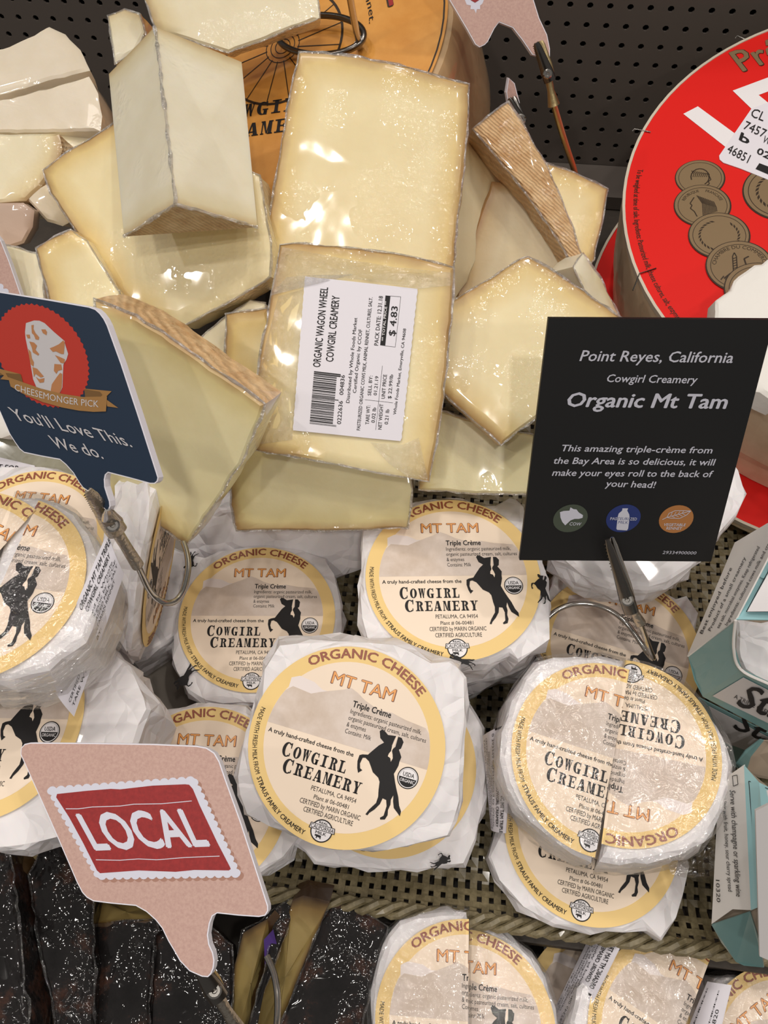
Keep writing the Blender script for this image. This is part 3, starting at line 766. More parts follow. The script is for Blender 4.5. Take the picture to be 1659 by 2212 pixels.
W('white_cheese_piece', 'tan-shaded cheese piece tucked between the far-left stack and the large wedge', [(120,285),(215,280),(225,330),(180,370),(110,420),(60,440),(100,380)], 'c', (160,340), .452, 28, 15, .03, mat=PASTE_PALE, group=GF, edgefilm=False)
W('white_cheese_piece', 'small cream cheese corner with pinkish side, left of the large wedge', [(52,424),(100,398),(122,420),(150,478),(132,488),(100,478)], 'crrccc', (100,440), .438, 42, 0, .02, mat=FRESH, rmat=PINKRIND, group=GF, edgefilm=False)
W('white_cheese_piece', 'pinkish rounded cheese heel at left edge, below the cream piece', [(-70,440),(0,440),(50,438),(72,455),(70,490),(52,525),(20,535),(-70,530)], 'c', (20,490), .425, 45, 20, .03, mat=PINKRIND, group=GF, edgefilm=False)
W('white_cheese_piece', 'shiny pale cheese at left edge, just above the blue sign', [(-70,530),(0,527),(40,535),(76,548),(92,600),(92,660),(-70,660)], 'c', (20,590), .415, 34, -15, .04, mat=PASTE_PALE, group=GF, edgefilm=True)

# top
W(wn, 'pale wedge cut off by the top edge, lying on the orange label', [(290,-60),(312,0),(336,62),(400,84),(493,113),(560,88),(640,56),(691,38),(688,0),(676,-60)], 'rrcccccccc', (500,60), .412, 42, 4, .014, mat=PASTE_PALE)
W(wn, 'small wedge end with tan rind at top left, behind the standing block', [(231,32),(268,18),(300,28),(312,70),(290,110),(246,135)], 'rrcccc', (270,80), .43, 30, -10, .03, mat=PASTE_PLAIN, rmat=PINKRIND)
# right group, deepest first
W(wn, 'wedge at far right of the pile, next to the red box, curved rind on top', [(1150,372),(1184,352),(1240,370),(1313,407),(1302,480),(1283,560),(1250,600),(1160,560)], 'crrrrccc', (1230,450), .437, 34, 8, .014, mat=PASTE)
W(wn, 'shaded wedge sunk behind the five-sided wedge', [(1062,392),(1140,400),(1250,560),(1290,660),(1140,690),(1000,690),(985,640),(1010,540)], 'rcccccrr', (1110,540), .428, 42, 0, .014, mat=PASTE_SHADE, rmat=RIND_TAN, edgefilm=False)
W(wn, 'shade-toned wedge showing a cut side right of the tall centre wedge', [(980,290),(1007,300),(1045,330),(1096,378),(1080,440),(1045,530),(1010,610),(978,655),(930,650),(930,400)], 'crrccccccc', (1020,450), .424, 40, 30, .014, mat=PASTE_SHADE, rmat=RIND_TAN, edgefilm=False)
W(wn, 'narrow sliver of wedge leaning at the red box, below the rind-up wedge', [(1240,575),(1262,545),(1300,600),(1345,690),(1320,700),(1272,640)], 'ccrccc', (1290,620), .405, 30, 35, .02, mat=PASTE_PLAIN, rmat=RIND_TAN)
W(wn, 'wedge standing on edge with its brushed tan rind facing up', [(1020,277),(1098,218),(1125,258),(1180,352),(1212,425),(1240,497),(1258,553),(1239,571),(1186,488),(1141,422),(1087,355)], 'c', (1140,390), .405, 38, 5, .030, mat=RIND, edgefilm=True, pasteName='rind', down=Vector((-.003, .010, -.016)))
W(wn, 'pale wedge whose glossy lower edge pokes out below the five-sided wedge', [(925,880),(1100,930),(1210,950),(1200,1068),(1050,1066),(905,1058),(910,980)], 'cccccrr'[:7], (1040,1000), .385, 30, 0, .022, mat=PASTE_GREEN)
W(wn, 'five-sided wedge with its point up, left of the black sign', [(925,665),(982,648),(1060,600),(1128,556),(1142,553),(1200,588),(1265,630),(1345,690),(1365,770),(1250,850),(1158,903),(1083,960),(1040,922),(955,848),(925,800)], 'crrrrrrrcccrrrc', (1100,780), .366, 31, 4, .021)
# left group
W(wn, 'small wedge at left with a tan edge, above the blue sign', [(75,535),(100,520),(150,494),(185,520),(255,630),(270,705),(190,700),(108,700),(104,630),(88,590)], 'rrcccccrrr', (160,610), .40, 36, 0, .03, mat=PASTE)
W(wn, 'little triangle of cheese between the large left wedge and the labelled wedge', [(415,745),(480,690),(540,648),(572,655),(575,720),(530,790),(480,800)], 'c', (500,730), .400, 35, 0, .03, mat=PASTE_PALE)
W(wn, 'large flat wedge at left, under the standing block', [(90,368),(120,342),(150,322),(190,300),(245,265),(330,240),(560,380),(583,520),(584,596),(500,648),(395,702),(330,688),(258,640),(205,565),(150,480),(108,415)], 'rrrrrccccccrrrrr', (340,500), .398, 33, -8, .019)
W(wn, 'narrow upright wedge with pink-tan edge, left of the price-labelled wedge', [(487,678),(530,672),(575,668),(585,760),(562,860),(545,850),(484,792)], 'rrcccrr', (520,740), .388, 42, -10, .028, mat=PASTE, rmat=PINKRIND)
# centre
W(wn, 'wedge at the bottom of the pile above the cheese rounds, plain smooth face', [(496,1000),(540,950),(880,1000),(890,1060),(882,1140),(780,1146),(640,1147),(510,1147),(500,1090)], 'rcccrrrrr', (690,1070), .388, 38, 0, .024, mat=PASTE_GREEN)
W(wn, 'tall upright wedge in the middle of the pile, largest pale face', [(645,110),(700,112),(760,120),(820,130),(880,143),(950,163),(1012,182),(1009,290),(1000,380),(990,460),(980,570),(968,640),(800,640),(600,630),(563,616),(566,590),(578,500),(590,410),(602,340),(612,280),(628,190)], 'rrrrrrrrrrrcccrrrrrrr', (790,560), .392, 42, 0, .030)
TL = W(wn, 'wedge with the white price label, in front of the tall centre wedge', [(605,527),(660,527),(700,530),(750,534),(800,539),(850,546),(890,554),(935,565),(980,578),(979,640),(970,740),(958,860),(942,960),(926,1040),(860,1029),(800,1018),(700,999),(640,987),(535,971),(540,910),(552,830),(565,750),(580,670),(592,600)], 'rrrrrrrrrrrrrccccrrrrr', (750,800), .352, 36, 0, .022)
W(wn, 'big wedge leaning forward right of the blue sign, rind along its upper edge', [(203,648),(293,683),(366,731),(455,793),(520,838),(568,874),(560,905),(520,1000),(460,1092),(400,1177),(345,1142),(290,1106),(240,1080),(215,950),(205,800)], 'rrrrrccccrrrccc', (390,900), .338, 56, -14, .018, mat=PASTE_GREEN)
# standing block with its edge to the viewer
a, b, c, d, e, f = PZ(335,57,.380), PZ(235,160,.400), PZ(268,511,.370), PZ(380,441,.345), PZ(556,491,.370), PZ(522,134,.396)
poly_prism('cheese_block', 'three-sided block of cheese standing on the large left wedge, ridge towards the viewer',
  [('paste', [a,b,c,d], (0,2), PASTE_PLAIN), ('paste', [a,d,e,f], (1,3), PASTE_PLAIN), ('rind', [c,e,d], (), RIND_TAN), ('rind', [a,f,b], (), RIND_TAN), ('paste', [b,f,e,c], (), PASTE_PLAIN)], 'cheese', GW, None)
blk = [o for o in bpy.data.objects if o.name.startswith('cheese_block')][0]
tvv, tff = merge(tube(resample([a,d],.003,False)[0], .0008, 5, False, .6), tube(resample([c,d,e],.003,False)[0], .0007, 5, False, .6))
mk('plastic_film', tvv, tff, FILM_EDGE, blk)

# =================================================================== paper-wrapped rounds
# poses: label centre (px, py), distance along the view, pitch, roll, clockwise turn of the label
cheese_round('wrapped round beneath the front centre one, only its right label rim showing', (840,1652,.386,4,0,12), .040,
  [(600,1480),(780,1460),(940,1480),(1012,1512),(1045,1570),(1053,1650),(1046,1750),(1028,1812),(1003,1866),(900,1880),(760,1878),(680,1862),(610,1800),(590,1600)], seed=5, horses=[(.86,-.78,.28,-60)])
cheese_round('front centre wrapped round with complete label, largest and nearest', (748.9,1612.5,.3401,20,3.4,10.5), .030,
  [(601,1392),(640,1388),(669,1386),(730,1381),(794,1384),(850,1391),(881,1400),(935,1430),(973,1428),(994,1441),(1007,1466),(1009,1529),(1003,1600),(998,1654),(997,1735),(984,1775),(969,1809),(920,1824),(838,1842),(770,1843),(703,1838),(660,1822),(628,1808),(581,1790),(527,1765),(515,1720),(508,1681),(520,1617),(544,1549),(557,1502),(568,1444)], seed=11, low=.98, flare=.05)
cheese_round('wrapped round under the rear centre one, its white paper bulging out at lower left', (985,1290,.425,0,0,0), .040, None, seed=15, labelled=False)
cheese_round('rear centre wrapped round with complete label, left of the black sign', (978.9,1245.7,.3827,0,2.5,-8), .034,
  [(843,1092),(871,1085),(900,1076),(940,1071),(1001,1069),(1037,1086),(1073,1086),(1104,1069),(1118,1072),(1134,1090),(1146,1150),(1170,1195),(1179,1216),(1186,1241),(1190,1300),(1192,1378),(1160,1400),(1123,1423),(1104,1408),(1060,1424),(1009,1431),(970,1436),(940,1430),(900,1414),(871,1402),(840,1396),(810,1392),(793,1382),(780,1330),(774,1286),(776,1230),(779,1175),(782,1147),(788,1133),(815,1110),(829,1101)], seed=21,
  horses=[(.98,-.16,.42,-12),(.02,-1.02,.35,60)])
cheese_round('wrapped round left of centre with complete label, behind the front centre one', (555.4,1332.1,.4303,-1.8,2,-7), .034,
  [(415,1195),(440,1200),(470,1186),(520,1178),(560,1174),(610,1176),(650,1183),(700,1202),(722,1235),(738,1300),(742,1350),(735,1400),(700,1460),(640,1503),(560,1518),(480,1518),(440,1512),(405,1490),(388,1470),(368,1420),(372,1370),(378,1330),(390,1262),(397,1225)], seed=31, horses=[(-.92,.78,.34,150),(-.80,-.82,.42,130)])
cheese_round('wrapped round behind the pink LOCAL sign, only its upper label visible', (432,1722,.374,4,0,-4), .046,
  [(262,1620),(290,1572),(330,1542),(390,1522),(450,1514),(530,1522),(600,1580),(640,1680),(655,1785),(640,1815),(612,1852),(560,1888),(480,1915),(380,1912),(300,1880),(250,1800),(242,1700)], seed=41)
cheese_round('wrapped round at left edge, lowest of its stack, behind the LOCAL sign', (-10,1600,.395,0,0,0), .044, None, seed=52, labelled=False)
cheese_round('wrapped round at left edge with its organic seal showing below the film-wrapped half', (-20.9,1553,.3426,2,-6,-4), .046,
  [(-240,1520),(-160,1400),(-40,1340),(120,1360),(235,1390),(289,1458),(313,1503),(317,1528),(300,1562),(268,1650),(235,1740),(160,1800),(40,1830),(-100,1840),(-220,1740)], seed=53)
cheese_round('wrapped round at left edge under the blue sign, top arc of label showing', (52.5,1175.2,.3853,-1,-2.5,1), .044,
  [(-180,1120),(-110,1040),(0,1002),(90,1000),(170,1020),(233,1060),(280,1075),(291,1100),(280,1150),(262,1250),(200,1340),(60,1380),(-100,1350),(-180,1240)], seed=61)
# leaning round between the left stack and the left-of-centre round
cheese_round('white wrapped round lying low beside the wire ring, plain underside up', (325,1340,.435,0,0,0), .036,
  [(230,1290),(260,1180),(330,1160),(400,1190),(410,1290),(402,1360),(340,1400),(285,1430),(245,1380)], seed=72, labelled=False)
cheese_round('wrapped round leaning on its side with label edge-on, behind the blue sign clip', (350,1212,.392,10,102,-50), .020,
  None, seed=71)
cheese_round('shaded wrapped round tipped up at the back, below the smooth-faced wedge', (610,1190,.455,58,0,0), .030,
  [(395,1190),(420,1130),(470,1100),(600,1085),(740,1095),(785,1130),(795,1190),(780,1235),(700,1265),(520,1265),(420,1240)], seed=81, labelled=False)
cheese_round('wrapped round partly hidden by the black sign, plain white underside up', (1400,1110,.388,6,0,0), .036,
  [(1185,1140),(1200,1190),(1228,1213),(1258,1241),(1319,1266),(1403,1274),(1444,1262),(1497,1228),(1556,1158),(1596,1112),(1617,1060),(1602,1010),(1570,960),(1450,930),(1280,950),(1200,1040)], seed=91, labelled=False)
cheese_round('wrapped round below the black sign, wire ring resting on its label', (1337.9,1401.7,.4133,0,1.3,11.5), .036,
  [(1164,1410),(1170,1330),(1186,1270),(1197,1240),(1212,1214),(1260,1222),(1340,1235),(1420,1262),(1464,1290),(1487,1283),(1514,1320),(1506,1353),(1497,1403),(1504,1480),(1470,1560),(1380,1600),(1260,1590),(1190,1520)], seed=101, horses=[(-.60,.95,.36,160)])
cheese_round('wrapped round under the halved one on the right, bottom arc of label showing', (1278,1793,.384,2,3,7), .040,
  [(1075,1800),(1058,1850),(1078,1902),(1130,1962),(1200,2000),(1280,2014),(1350,2018),(1400,2006),(1432,2028),(1468,1985),(1484,1930),(1494,1870),(1480,1800),(1430,1700),(1300,1640),(1150,1680),(1090,1740)], seed=111)

def halves(label, L, R, uL, uR, outL, outR, thick, seed, zlift=.0):
    M1, p1 = lframe(*L); root = thing('halved_round', label, 'cheese', p1.p-p1.n*thick, GR); k = 0
    for pose, u, out in ((L, uL, outL), (R, uR, outR)):
        if pose is None: continue
        M, pl = lframe(*pose); q = Pl((0,0), 1); q.p = pl.p-pl.n*.0009; q.n = pl.n
        top = ccw([q.at(*a) for a in out], pl.n); c = sum(top, Vector())/len(top)
        body = half_body(root, top, pl, c, thick, seed+k, pl.p); k += 1
        place_label(root, M, halfset(abs(u), True) if u >= 0 else halfset(-u, False))
        film_shell(root, top, pl, c, thick, seed+k, grow=.0009)
    return root
def half_body(root, top, pl, cen, thick, seed, lc):
    """half a wrapped round: flat lid following the outline, rounded shoulder, gathered side"""
    rnd = random.Random(seed); n = pl.n; Q, _ = resample(top, .005); N = len(Q); V = []; Fc = []
    def flat(q, s): d = q-cen; d = d-n*d.dot(n); L = d.length; return d.normalized()*max(.001, L-s), d.normalized()
    prof = [(.012,.0000,0),(.0055,.0002,.0002),(.0025,.0012,.0004),(.0005,.0035,.0007),(0,.25,.0014),(.0005,.5,.0016),(.001,.75,.0016),(.003,.96,.001),(.006,1,.0003)]
    rr = []
    for s, d, j in prof:
        dd = d if d < .01 and s > 0 else d*thick
        i0 = len(V)
        for q in Q: a, e = flat(q, s); V.append(cen+a-n*(dd)+e*rnd.uniform(-j, j))
        rr.append(range(i0, i0+N))
    for a, b in zip(rr, rr[1:]):
        for i in range(N): j = (i+1) % N; Fc += [(a[i], a[j], b[j]), (a[i], b[j], b[i])]
    Fc.append(tuple(rr[0])); Fc.append(tuple(rr[-1])[::-1])
    return mk('half_wheel', V, Fc, PAPER_FLAT, root)
halves('film-wrapped round cut in two halves on the right, one half turned upside down', (1309.1,1635.2,.3517,3,5,10.5), (1343.5,1617.2,.3566,-2,-8,188), .075, .085,
  [(1352,1424),(1300,1412),(1250,1413),(1200,1416),(1163,1424),(1133,1458),(1106,1510),(1086,1580),(1080,1640),(1094,1700),(1120,1745),(1180,1803),(1240,1846),(1283,1864),(1310,1730),(1336,1560)],
  [(1360,1424),(1400,1432),(1440,1448),(1478,1470),(1524,1522),(1554,1562),(1578,1610),(1586,1650),(1582,1700),(1562,1762),(1524,1818),(1476,1848),(1400,1863),(1340,1866),(1292,1862),(1320,1720),(1346,1560)], .040, 121)
halves('film-wrapped round cut in two, front row centre, beside the dark waxed wedges', (1010,2209,.3586,9,-6,-4), (1004,2224.8,.372,4,-2.8,-2.3), .005, -.018,
  [(1008,1970),(960,1966),(905,1972),(862,1989),(836,2014),(812,2070),(802,2106),(795,2179),(800,2290),(840,2400),(920,2450),(1008,2460)],
  [(1011,1974),(1040,1982),(1075,1998),(1108,2024),(1150,2062),(1182,2112),(1204,2180),(1208,2290),(1170,2380),(1100,2430),(1011,2460)], .036, 131)

def single_half(label, pose, u, out, thick, seed):
    M, pl = lframe(*pose); root = thing('half_round', label, 'cheese', pl.p-pl.n*thick, GR)
    q = Pl((0,0), 1); q.p = pl.p-pl.n*.0009; q.n = pl.n; top = ccw([q.at(*a) for a in out], pl.n); c = sum(top, Vector())/len(top)
    half_body(root, top, pl, c, thick, seed, pl.p); place_label(root, M, halfset(abs(u), u >= 0)); film_shell(root, top, pl, c, thick, seed, grow=.0009)
    return root, pl, M
cheese_round('wrapped round at front right, half hidden behind the film-wrapped half with torn barcode label', (1310,2200,.405,2,0,10), .030,
  [(1189,2042),(1212,2022),(1235,2012),(1290,2004),(1350,2002),(1440,2040),(1520,2100),(1540,2200),(1500,2330),(1400,2400),(1280,2400),(1200,2320),(1180,2200),(1182,2110)], seed=141)
hr, hpl, hM = single_half('film-wrapped half round at front right, cut side to the right', (1463.3,2240.9,.3706,-1,5,25.5), .03,
  [(1340,2052),(1372,2010),(1415,2002),(1461,2010),(1506,2034),(1530,2056),(1505,2130),(1480,2212),(1440,2300),(1400,2390),(1330,2370),(1270,2300),(1232,2211),(1250,2135),(1295,2087)], .034, 151)
cheese_round('film-wrapped round in the bottom right corner of the picture', (1720,2300,.378,4,-4,-40), .036,
  [(1530,2150),(1552,2120),(1581,2110),(1629,2116),(1700,2130),(1790,2160),(1880,2280),(1860,2420),(1740,2500),(1620,2460),(1540,2360),(1510,2240)], seed=161, wrapfilm=True)
hl, lpl, lM = single_half('film-wrapped half round at left edge on top of its stack, with curling barcode label', (-47.2,1259.9,.3144,-5,0,1), -.22,
  [(34,1064),(80,1066),(120,1078),(160,1100),(196,1140),(222,1190),(232,1240),(220,1300),(180,1380),(100,1440),(20,1466),(-60,1470),(-40,1300),(0,1160)], .036, 171)
hl2, _, _ = single_half('other half of the film-wrapped round, mostly beyond the left edge', (-110,1250,.3150,-5,0,20), .22,
  [(28,1084),(0,1076),(-60,1064),(-160,1080),(-260,1200),(-260,1340),(-160,1450),(-66,1466),(-46,1300),(-6,1160)], .036, 172)

# =================================================================== signs and their holders
def board(name, label, pl, outline, skin, thick=.003, core=None, art=None, cat='sign', group=None, rim=.0004, artorder=None):
    n = pl.n; P = ccw([pl.at(*q) for q in outline], n); c = sum(P, Vector())/len(P); root = thing(name, label, cat, c-n*thick, group)
    N = len(P); V = [p-n*.0001 for p in P]+[p-n*thick for p in P]
    Fc = [tuple(range(N)), tuple(range(2*N-1, N-1, -1))]+[(i, i+N, (i+1) % N+N, (i+1) % N) for i in range(N)]
    mk('board', V, Fc, core or BOARDEDGE, root)
    if rim:
        I = []
        for i in range(N):
            a, b = P[i-1], P[(i+1) % N]; t = (b-a).normalized(); I.append(P[i]+n.cross(t)*rim+n*.00003)
    else: I = [p+n*.00003 for p in P]
    f = mk('printed_face', I, [tuple(range(N))], skin, root)
    if art:
        A, fn = art
        for k, (V, Fc, mi, mats) in A.parts.items():
            o = mk(k, [fn(*v) for v in V], Fc, mats, f, mi=mi)
    return root
def arcpts(cx, cy, r, a0, a1, n=6): return [(cx+r*math.cos(math.radians(a0+(a1-a0)*i/n)), cy+r*math.sin(math.radians(a0+(a1-a0)*i/n))) for i in range(n+1)]

# --- pink LOCAL sign
PLL = pl3((66,1604,.292), (579,1957,.272), (420,2095,.283))
PLL = Pl((330,1800), .285, 16, -8)
out = [(44,1630),(45,1616),(53,1607),(66,1604),(200,1605),(330,1607),(424,1611),(446,1615),(463,1626),(474,1645),(486,1680),(520,1775),(550,1867),(579,1957),(579,1968),(573,1978),(559,1981),(515,1978),(469,1973),(459,1979),(453,1995),(449,2020),(452,2040),(460,2058),(463,2075),(461,2092),(456,2104),(449,2111),(436,2110),(420,2103),(409,2098),(388,2076),(375,2053),(363,2033),(350,2006),(336,1988),(316,1970),(293,1957),(240,1952),(201,1947),(187,1939),(177,1928),(166,1907),(120,1800),(80,1710)]
A = Art(); px = []
TL_, TR_, BR_, BL_ = (104,1704), (420,1681), (518,1891), (212,1896)
def serrate(a, b, k, amp, out):
    r = []
    for i in range(k):
        for t, o in ((0,0),(.25,amp*.8),(.5,amp),(.75,amp*.8)):
            f = (i+t)/k; r.append((a[0]+(b[0]-a[0])*f+out[0]*o, a[1]+(b[1]-a[1])*f+out[1]*o))
    return r
def stampP(dx, dy): 
    q = serrate(TL_, TR_, 17, 5, (0,-1))+serrate(TR_, BR_, 14, 5, (1,-.3))+serrate(BR_, BL_, 17, 5, (0,1))+serrate(BL_, TL_, 14, 5, (-1,.3))
    return [(x+dx, y+dy) for x, y in q]
A.poly('stamp_print', stampP(7, 6), PINKD, H1*.6)
A.poly('stamp_print', stampP(0, 0), LAV, H1*1.4)
A.poly('stamp_print', [(124,1715),(190,1708),(240,1704),(260,1705),(330,1697),(400,1694),(409,1695),(417,1704),(432,1740),(470,1820),(497,1872),(499,1877),(495,1880),(420,1879),(380,1883),(300,1880),(217,1886),(210,1880),(180,1820),(150,1765),(122,1722)], REDP, H1*2.2)
A.line('stamp_print', [(143,1747),(170,1747),(200,1743),(260,1741),(290,1737),(350,1736),(415,1730)], 1.6, LAV, H1*3)
A.line('stamp_print', [(208,1857),(260,1858),(300,1855),(340,1857),(400,1852),(475,1849)], 1.6, LAV, H1*3)
fo = pixfn(PLL)
A.text('lettering', 'LOCAL', 0, 1, 0, 1, LAV, H1*3, .035, 0, lambda u, v: (207+u*246-v*41+ (6*u*v), 1835-u*9-v*75+u*v*(-3)), 3)
board('shelf_sign', 'pink speckled sign reading LOCAL on a red stamp, at lower left', PLL, out, PINK, art=(A, fo), group=None)
# --- blue sign
PB = Pl((170,850), .285, 40, -14)
out = [(-140,606),(-60,620),(0,630),(100,646),(192,662),(206,667),(216,676),(225,688),(232,702),(262,785),(300,900),(339,1022),(342,1032),(340,1040),(334,1045),(324,1045),(280,1033),(233,1021),(228,1026),(226,1036),(227,1052),(232,1068),(237,1083),(238,1094),(234,1103),(231,1105),(224,1098),(203,1070),(179,1054),(170,1042),(158,1022),(142,1004),(129,993),(90,986),(52,978),(42,970),(32,956),(20,937),(0,891),(-60,760),(-130,630)]
A = Art(); fb = pixfn(PB)
star = []
for i in range(120):
    a = 6.28318*i/120; r = 1 if i % 2 else .965; star.append((80+r*(121*math.cos(a)+0*math.sin(a)), 770+r*(98*math.sin(a)+42*math.cos(a))))
star = []
for i in range(108):
    a = 6.28318*i/108; r = 1 if i % 2 else .965
    star.append((92+r*102*math.cos(a), 768+r*(108*math.sin(a)+34*math.cos(a))))
A.poly('emblem_print', star, REDO, H1)
sc = 350/1548
def q(L): return [(x*sc, 620+y*sc) for x, y in L]
A.poly('emblem_print', q([(252,345),(330,320),(380,322),(430,345),(520,430),(620,515),(630,560),(655,640),(640,690),(610,740),(605,830),(600,960),(575,1015),(520,1012),(480,995),(440,985),(355,965),(320,880),(300,760),(275,620),(250,500),(243,430)]), PGREY, H1*2)
for L in ([(305,365),(328,362),(325,400),(345,440),(380,480),(375,505),(345,500),(330,460),(310,440)], [(400,405),(440,405),(455,430),(450,460),(415,440)], [(255,455),(290,455),(295,490),(270,490)], [(285,520),(330,530),(360,560),(345,600),(380,640),(370,655),(320,625),(310,580)], [(275,590),(300,620),(310,680),(330,720),(325,760),(300,740),(285,670)], [(480,585),(520,570),(570,545),(610,510),(625,530),(615,640),(590,640),(540,615),(510,620)], [(530,650),(570,665),(625,690),(620,730),(585,725)], [(525,735),(590,740),(600,790),(560,800),(545,830),(520,800)], [(315,765),(360,780),(425,855),(395,865),(345,830),(330,860)], [(345,855),(380,880),(430,870),(425,910),(385,915)], [(520,900),(555,850),(580,820),(600,830),(595,960),(575,1015),(520,1010),(490,990),(500,930)]):
    A.poly('emblem_print', q(L), PTAN, H1*3)
A.poly('ribbon_print', q([(-40,770),(100,805),(205,835),(225,910),(120,905),(60,840),(-60,850)]), GOLDD, H1*3)
A.poly('ribbon_print', q([(0,780),(200,830),(150,830),(60,822),(100,890),(10,880),(45,845),(-20,800)]), GOLD, H1*3.6)
A.poly('ribbon_print', q([(805,970),(1072,995),(1005,1062),(1135,1155),(1030,1140),(1020,1060),(960,1060),(850,1040)]), GOLD, H1*3)
A.poly('ribbon_print', q([(812,975),(960,1000),(985,1030),(960,1052),(820,1050)]), GOLDD, H1*3.6)
A.poly('ribbon_print', q([(85,860),(200,900),(400,970),(600,1020),(800,1050),(1030,1045),(1020,1188),(900,1192),(760,1180),(600,1150),(420,1100),(250,1030),(110,950)]), GOLD, H1*4.2)
def cw(u, v):   # curved ribbon lettering
    x = 150+u*800; y = 985+ 205*u - 70*u*u*.6 - v*62*(1) + 30*math.sin(3.14*u)*.6
    return (x*sc, 620+y*sc)
A.text('lettering', 'CHEESEMONGER PICK', 0, 1, 0, 1, PGREY, H1*5, 0, 0, cw)
A.text('lettering', "You'll Love This.", 0, 1, 0, 1, PGREY, H1*3, .008, 0, lambda u, v: ((155+u*1120+(-80)*v)*sc, 620+(1265+u*265-120*v+5*u*v)*sc))
A.text('lettering', 'We do.', 0, 1, 0, 1, PGREY, H1*3, .008, 0, lambda u, v: ((530+u*470+(-70)*v)*sc, 620+(1530+u*112-115*v)*sc))
board('shelf_sign', "dark blue sign reading You'll Love This. We do., with a red seal", PB, out, NAVY, art=(A, fb))
# --- black sign
PK = pl3((1185,688,.292), (1673,691,.292), (1122,1210,.342))
out = [(1185,688),(1673,691),(1536,1213),(1122,1210)]
out = resample([Vector((x,y,0)) for x, y in out], 60)[0]; out = [(v.x, v.y) for v in out]
A = Art(); k = 539/1659
def kt(x, y): return (1120+x*k, 680+y*k)
def ln(t, x0, y0, x1, y1, cap, bold=.016, lean=.18, part='lettering', m=GREYW):
    dx, dy = x1-x0, y1-y0
    A.text(part, t, 0, 1, 0, 1, m, H1*2, bold, .16, lambda u, v: kt(x0+dx*u+cap*lean*v, y0+dy*u-cap*v))
ln('Point Reyes, California', 405, 305, 1420, 318, 70)
ln('Cowgirl Creamery', 585, 445, 1185, 455, 50)
ln('Organic Mt Tam', 320, 608, 1380, 622, 92, .03)
ln('This amazing triple-crème from', 285, 905, 1285, 920, 42)
ln('the Bay Area is so delicious, it will', 232, 988, 1305, 1000, 42)
ln('make your eyes roll to the back of', 222, 1068, 1290, 1078, 42)
ln('your head!', 575, 1140, 908, 1150, 42)
ln('29334900000', 955, 1588, 1180, 1592, 20, 0)
def blob(c, rx, ry, m, hh, part):
    A.poly(part, [kt(c[0]+rx*math.cos(t*.2094)-.10*ry*math.sin(t*.2094), c[1]+ry*math.sin(t*.2094)-.12*rx*math.cos(t*.2094)*.6) for t in range(30)], m, hh)
OLV = plain('badge_green', (70,78,66), .4); BLU = plain('badge_blue', (38,52,110), .4); BRN = plain('badge_brown', (168,112,62), .4)
blob((345,1352), 115, 92, OLV, H1*1.5, 'cow_badge')
A.poly('cow_badge', [kt(*p) for p in [(275,1310),(300,1302),(338,1300),(345,1278),(365,1290),(385,1292),(400,1312),(428,1330),(425,1348),(400,1355),(372,1355),(345,1365),(310,1398),(290,1375),(278,1345)]], GREYW, H1*2.6)
ln('COW', 338, 1398, 415, 1400, 20, .01, part='cow_badge')
blob((697,1352), 115, 92, BLU, H1*1.5, 'milk_badge')
A.poly('milk_badge', [kt(*p) for p in [(690,1285),(728,1285),(722,1300),(735,1325),(738,1345),(728,1420),(720,1432),(655,1428),(650,1420),(658,1345),(665,1320),(688,1300)]], GREYW, H1*2.3)
ln('PASTEURIZED', 608, 1362, 785, 1364, 18, .01, part='milk_badge', m=BLU); ln('MILK', 660, 1386, 726, 1388, 18, .02, part='milk_badge', m=BLU)
A.text('milk_badge', 'PAS', 0, 1, 0, 1, GREYW, H1*3, .01, .16, lambda u, v: kt(608+u*46, 1362-18*v)); A.text('milk_badge', 'ZED', 0, 1, 0, 1, GREYW, H1*3, .01, .16, lambda u, v: kt(740+u*46, 1364-18*v))
blob((1048,1357), 115, 92, BRN, H1*1.5, 'rennet_badge')
lf = [(955,1360),(985,1345),(1000,1318),(1040,1300),(1100,1300),(1145,1302),(1115,1330),(1070,1352),(1010,1350),(985,1345),(1145,1302)]
A.line('rennet_badge', [kt(*p) for p in lf], 1.1, GREYW, H1*2.6)
for x in (1010,1035,1060,1085): A.line('rennet_badge', [kt(x,1338-(x-1000)*.25), kt(x+12,1312-(x-1000)*.1)], .9, GREYW, H1*2.6); A.line('rennet_badge', [kt(x,1338-(x-1000)*.25), kt(x+28,1346-(x-1000)*.15)], .9, GREYW, H1*2.6)
ln('VEGETABLE', 965, 1402, 1110, 1404, 18, .01, part='rennet_badge'); ln('RENNET', 980, 1426, 1085, 1428, 18, .01, part='rennet_badge')
board('shelf_sign', 'black rectangular sign about triple-creme cheese with three round badges', PK, out, BLACKB, .0022, BLACKB, (A, pixfn(PK)), rim=0)
# --- pink sign cut by the top edge
PT = Pl((1080,30), .40, 50, 15)
out = [(930,-90),(1120,-90),(1140,-40),(1153,0),(1165,39),(1182,75),(1188,105),(1188,130),(1180,127),(1165,122),(1150,118),(1129,87),(1108,60),(1078,48),(1068,62),(1054,90),(1047,97),(1036,102),(1027,96),(1008,62),(971,0)]
A = Art()
A.poly('stamp_print', [(985,-60),(1070,-60),(1045,0),(1042,8),(1037,12),(1037,20),(1030,20),(1028,29),(1024,20),(1016,20),(1017,12),(1008,10),(1004,0)], LAV, H1)
A.poly('stamp_print', [(1000,-60),(1055,-60),(1035,0),(1026,6),(1016,0)], REDP, H1*2)
board('shelf_sign', 'pink sign cut off by the top edge, only its pointed tail showing', PT, out, PINK, art=(A, pixfn(PT)))
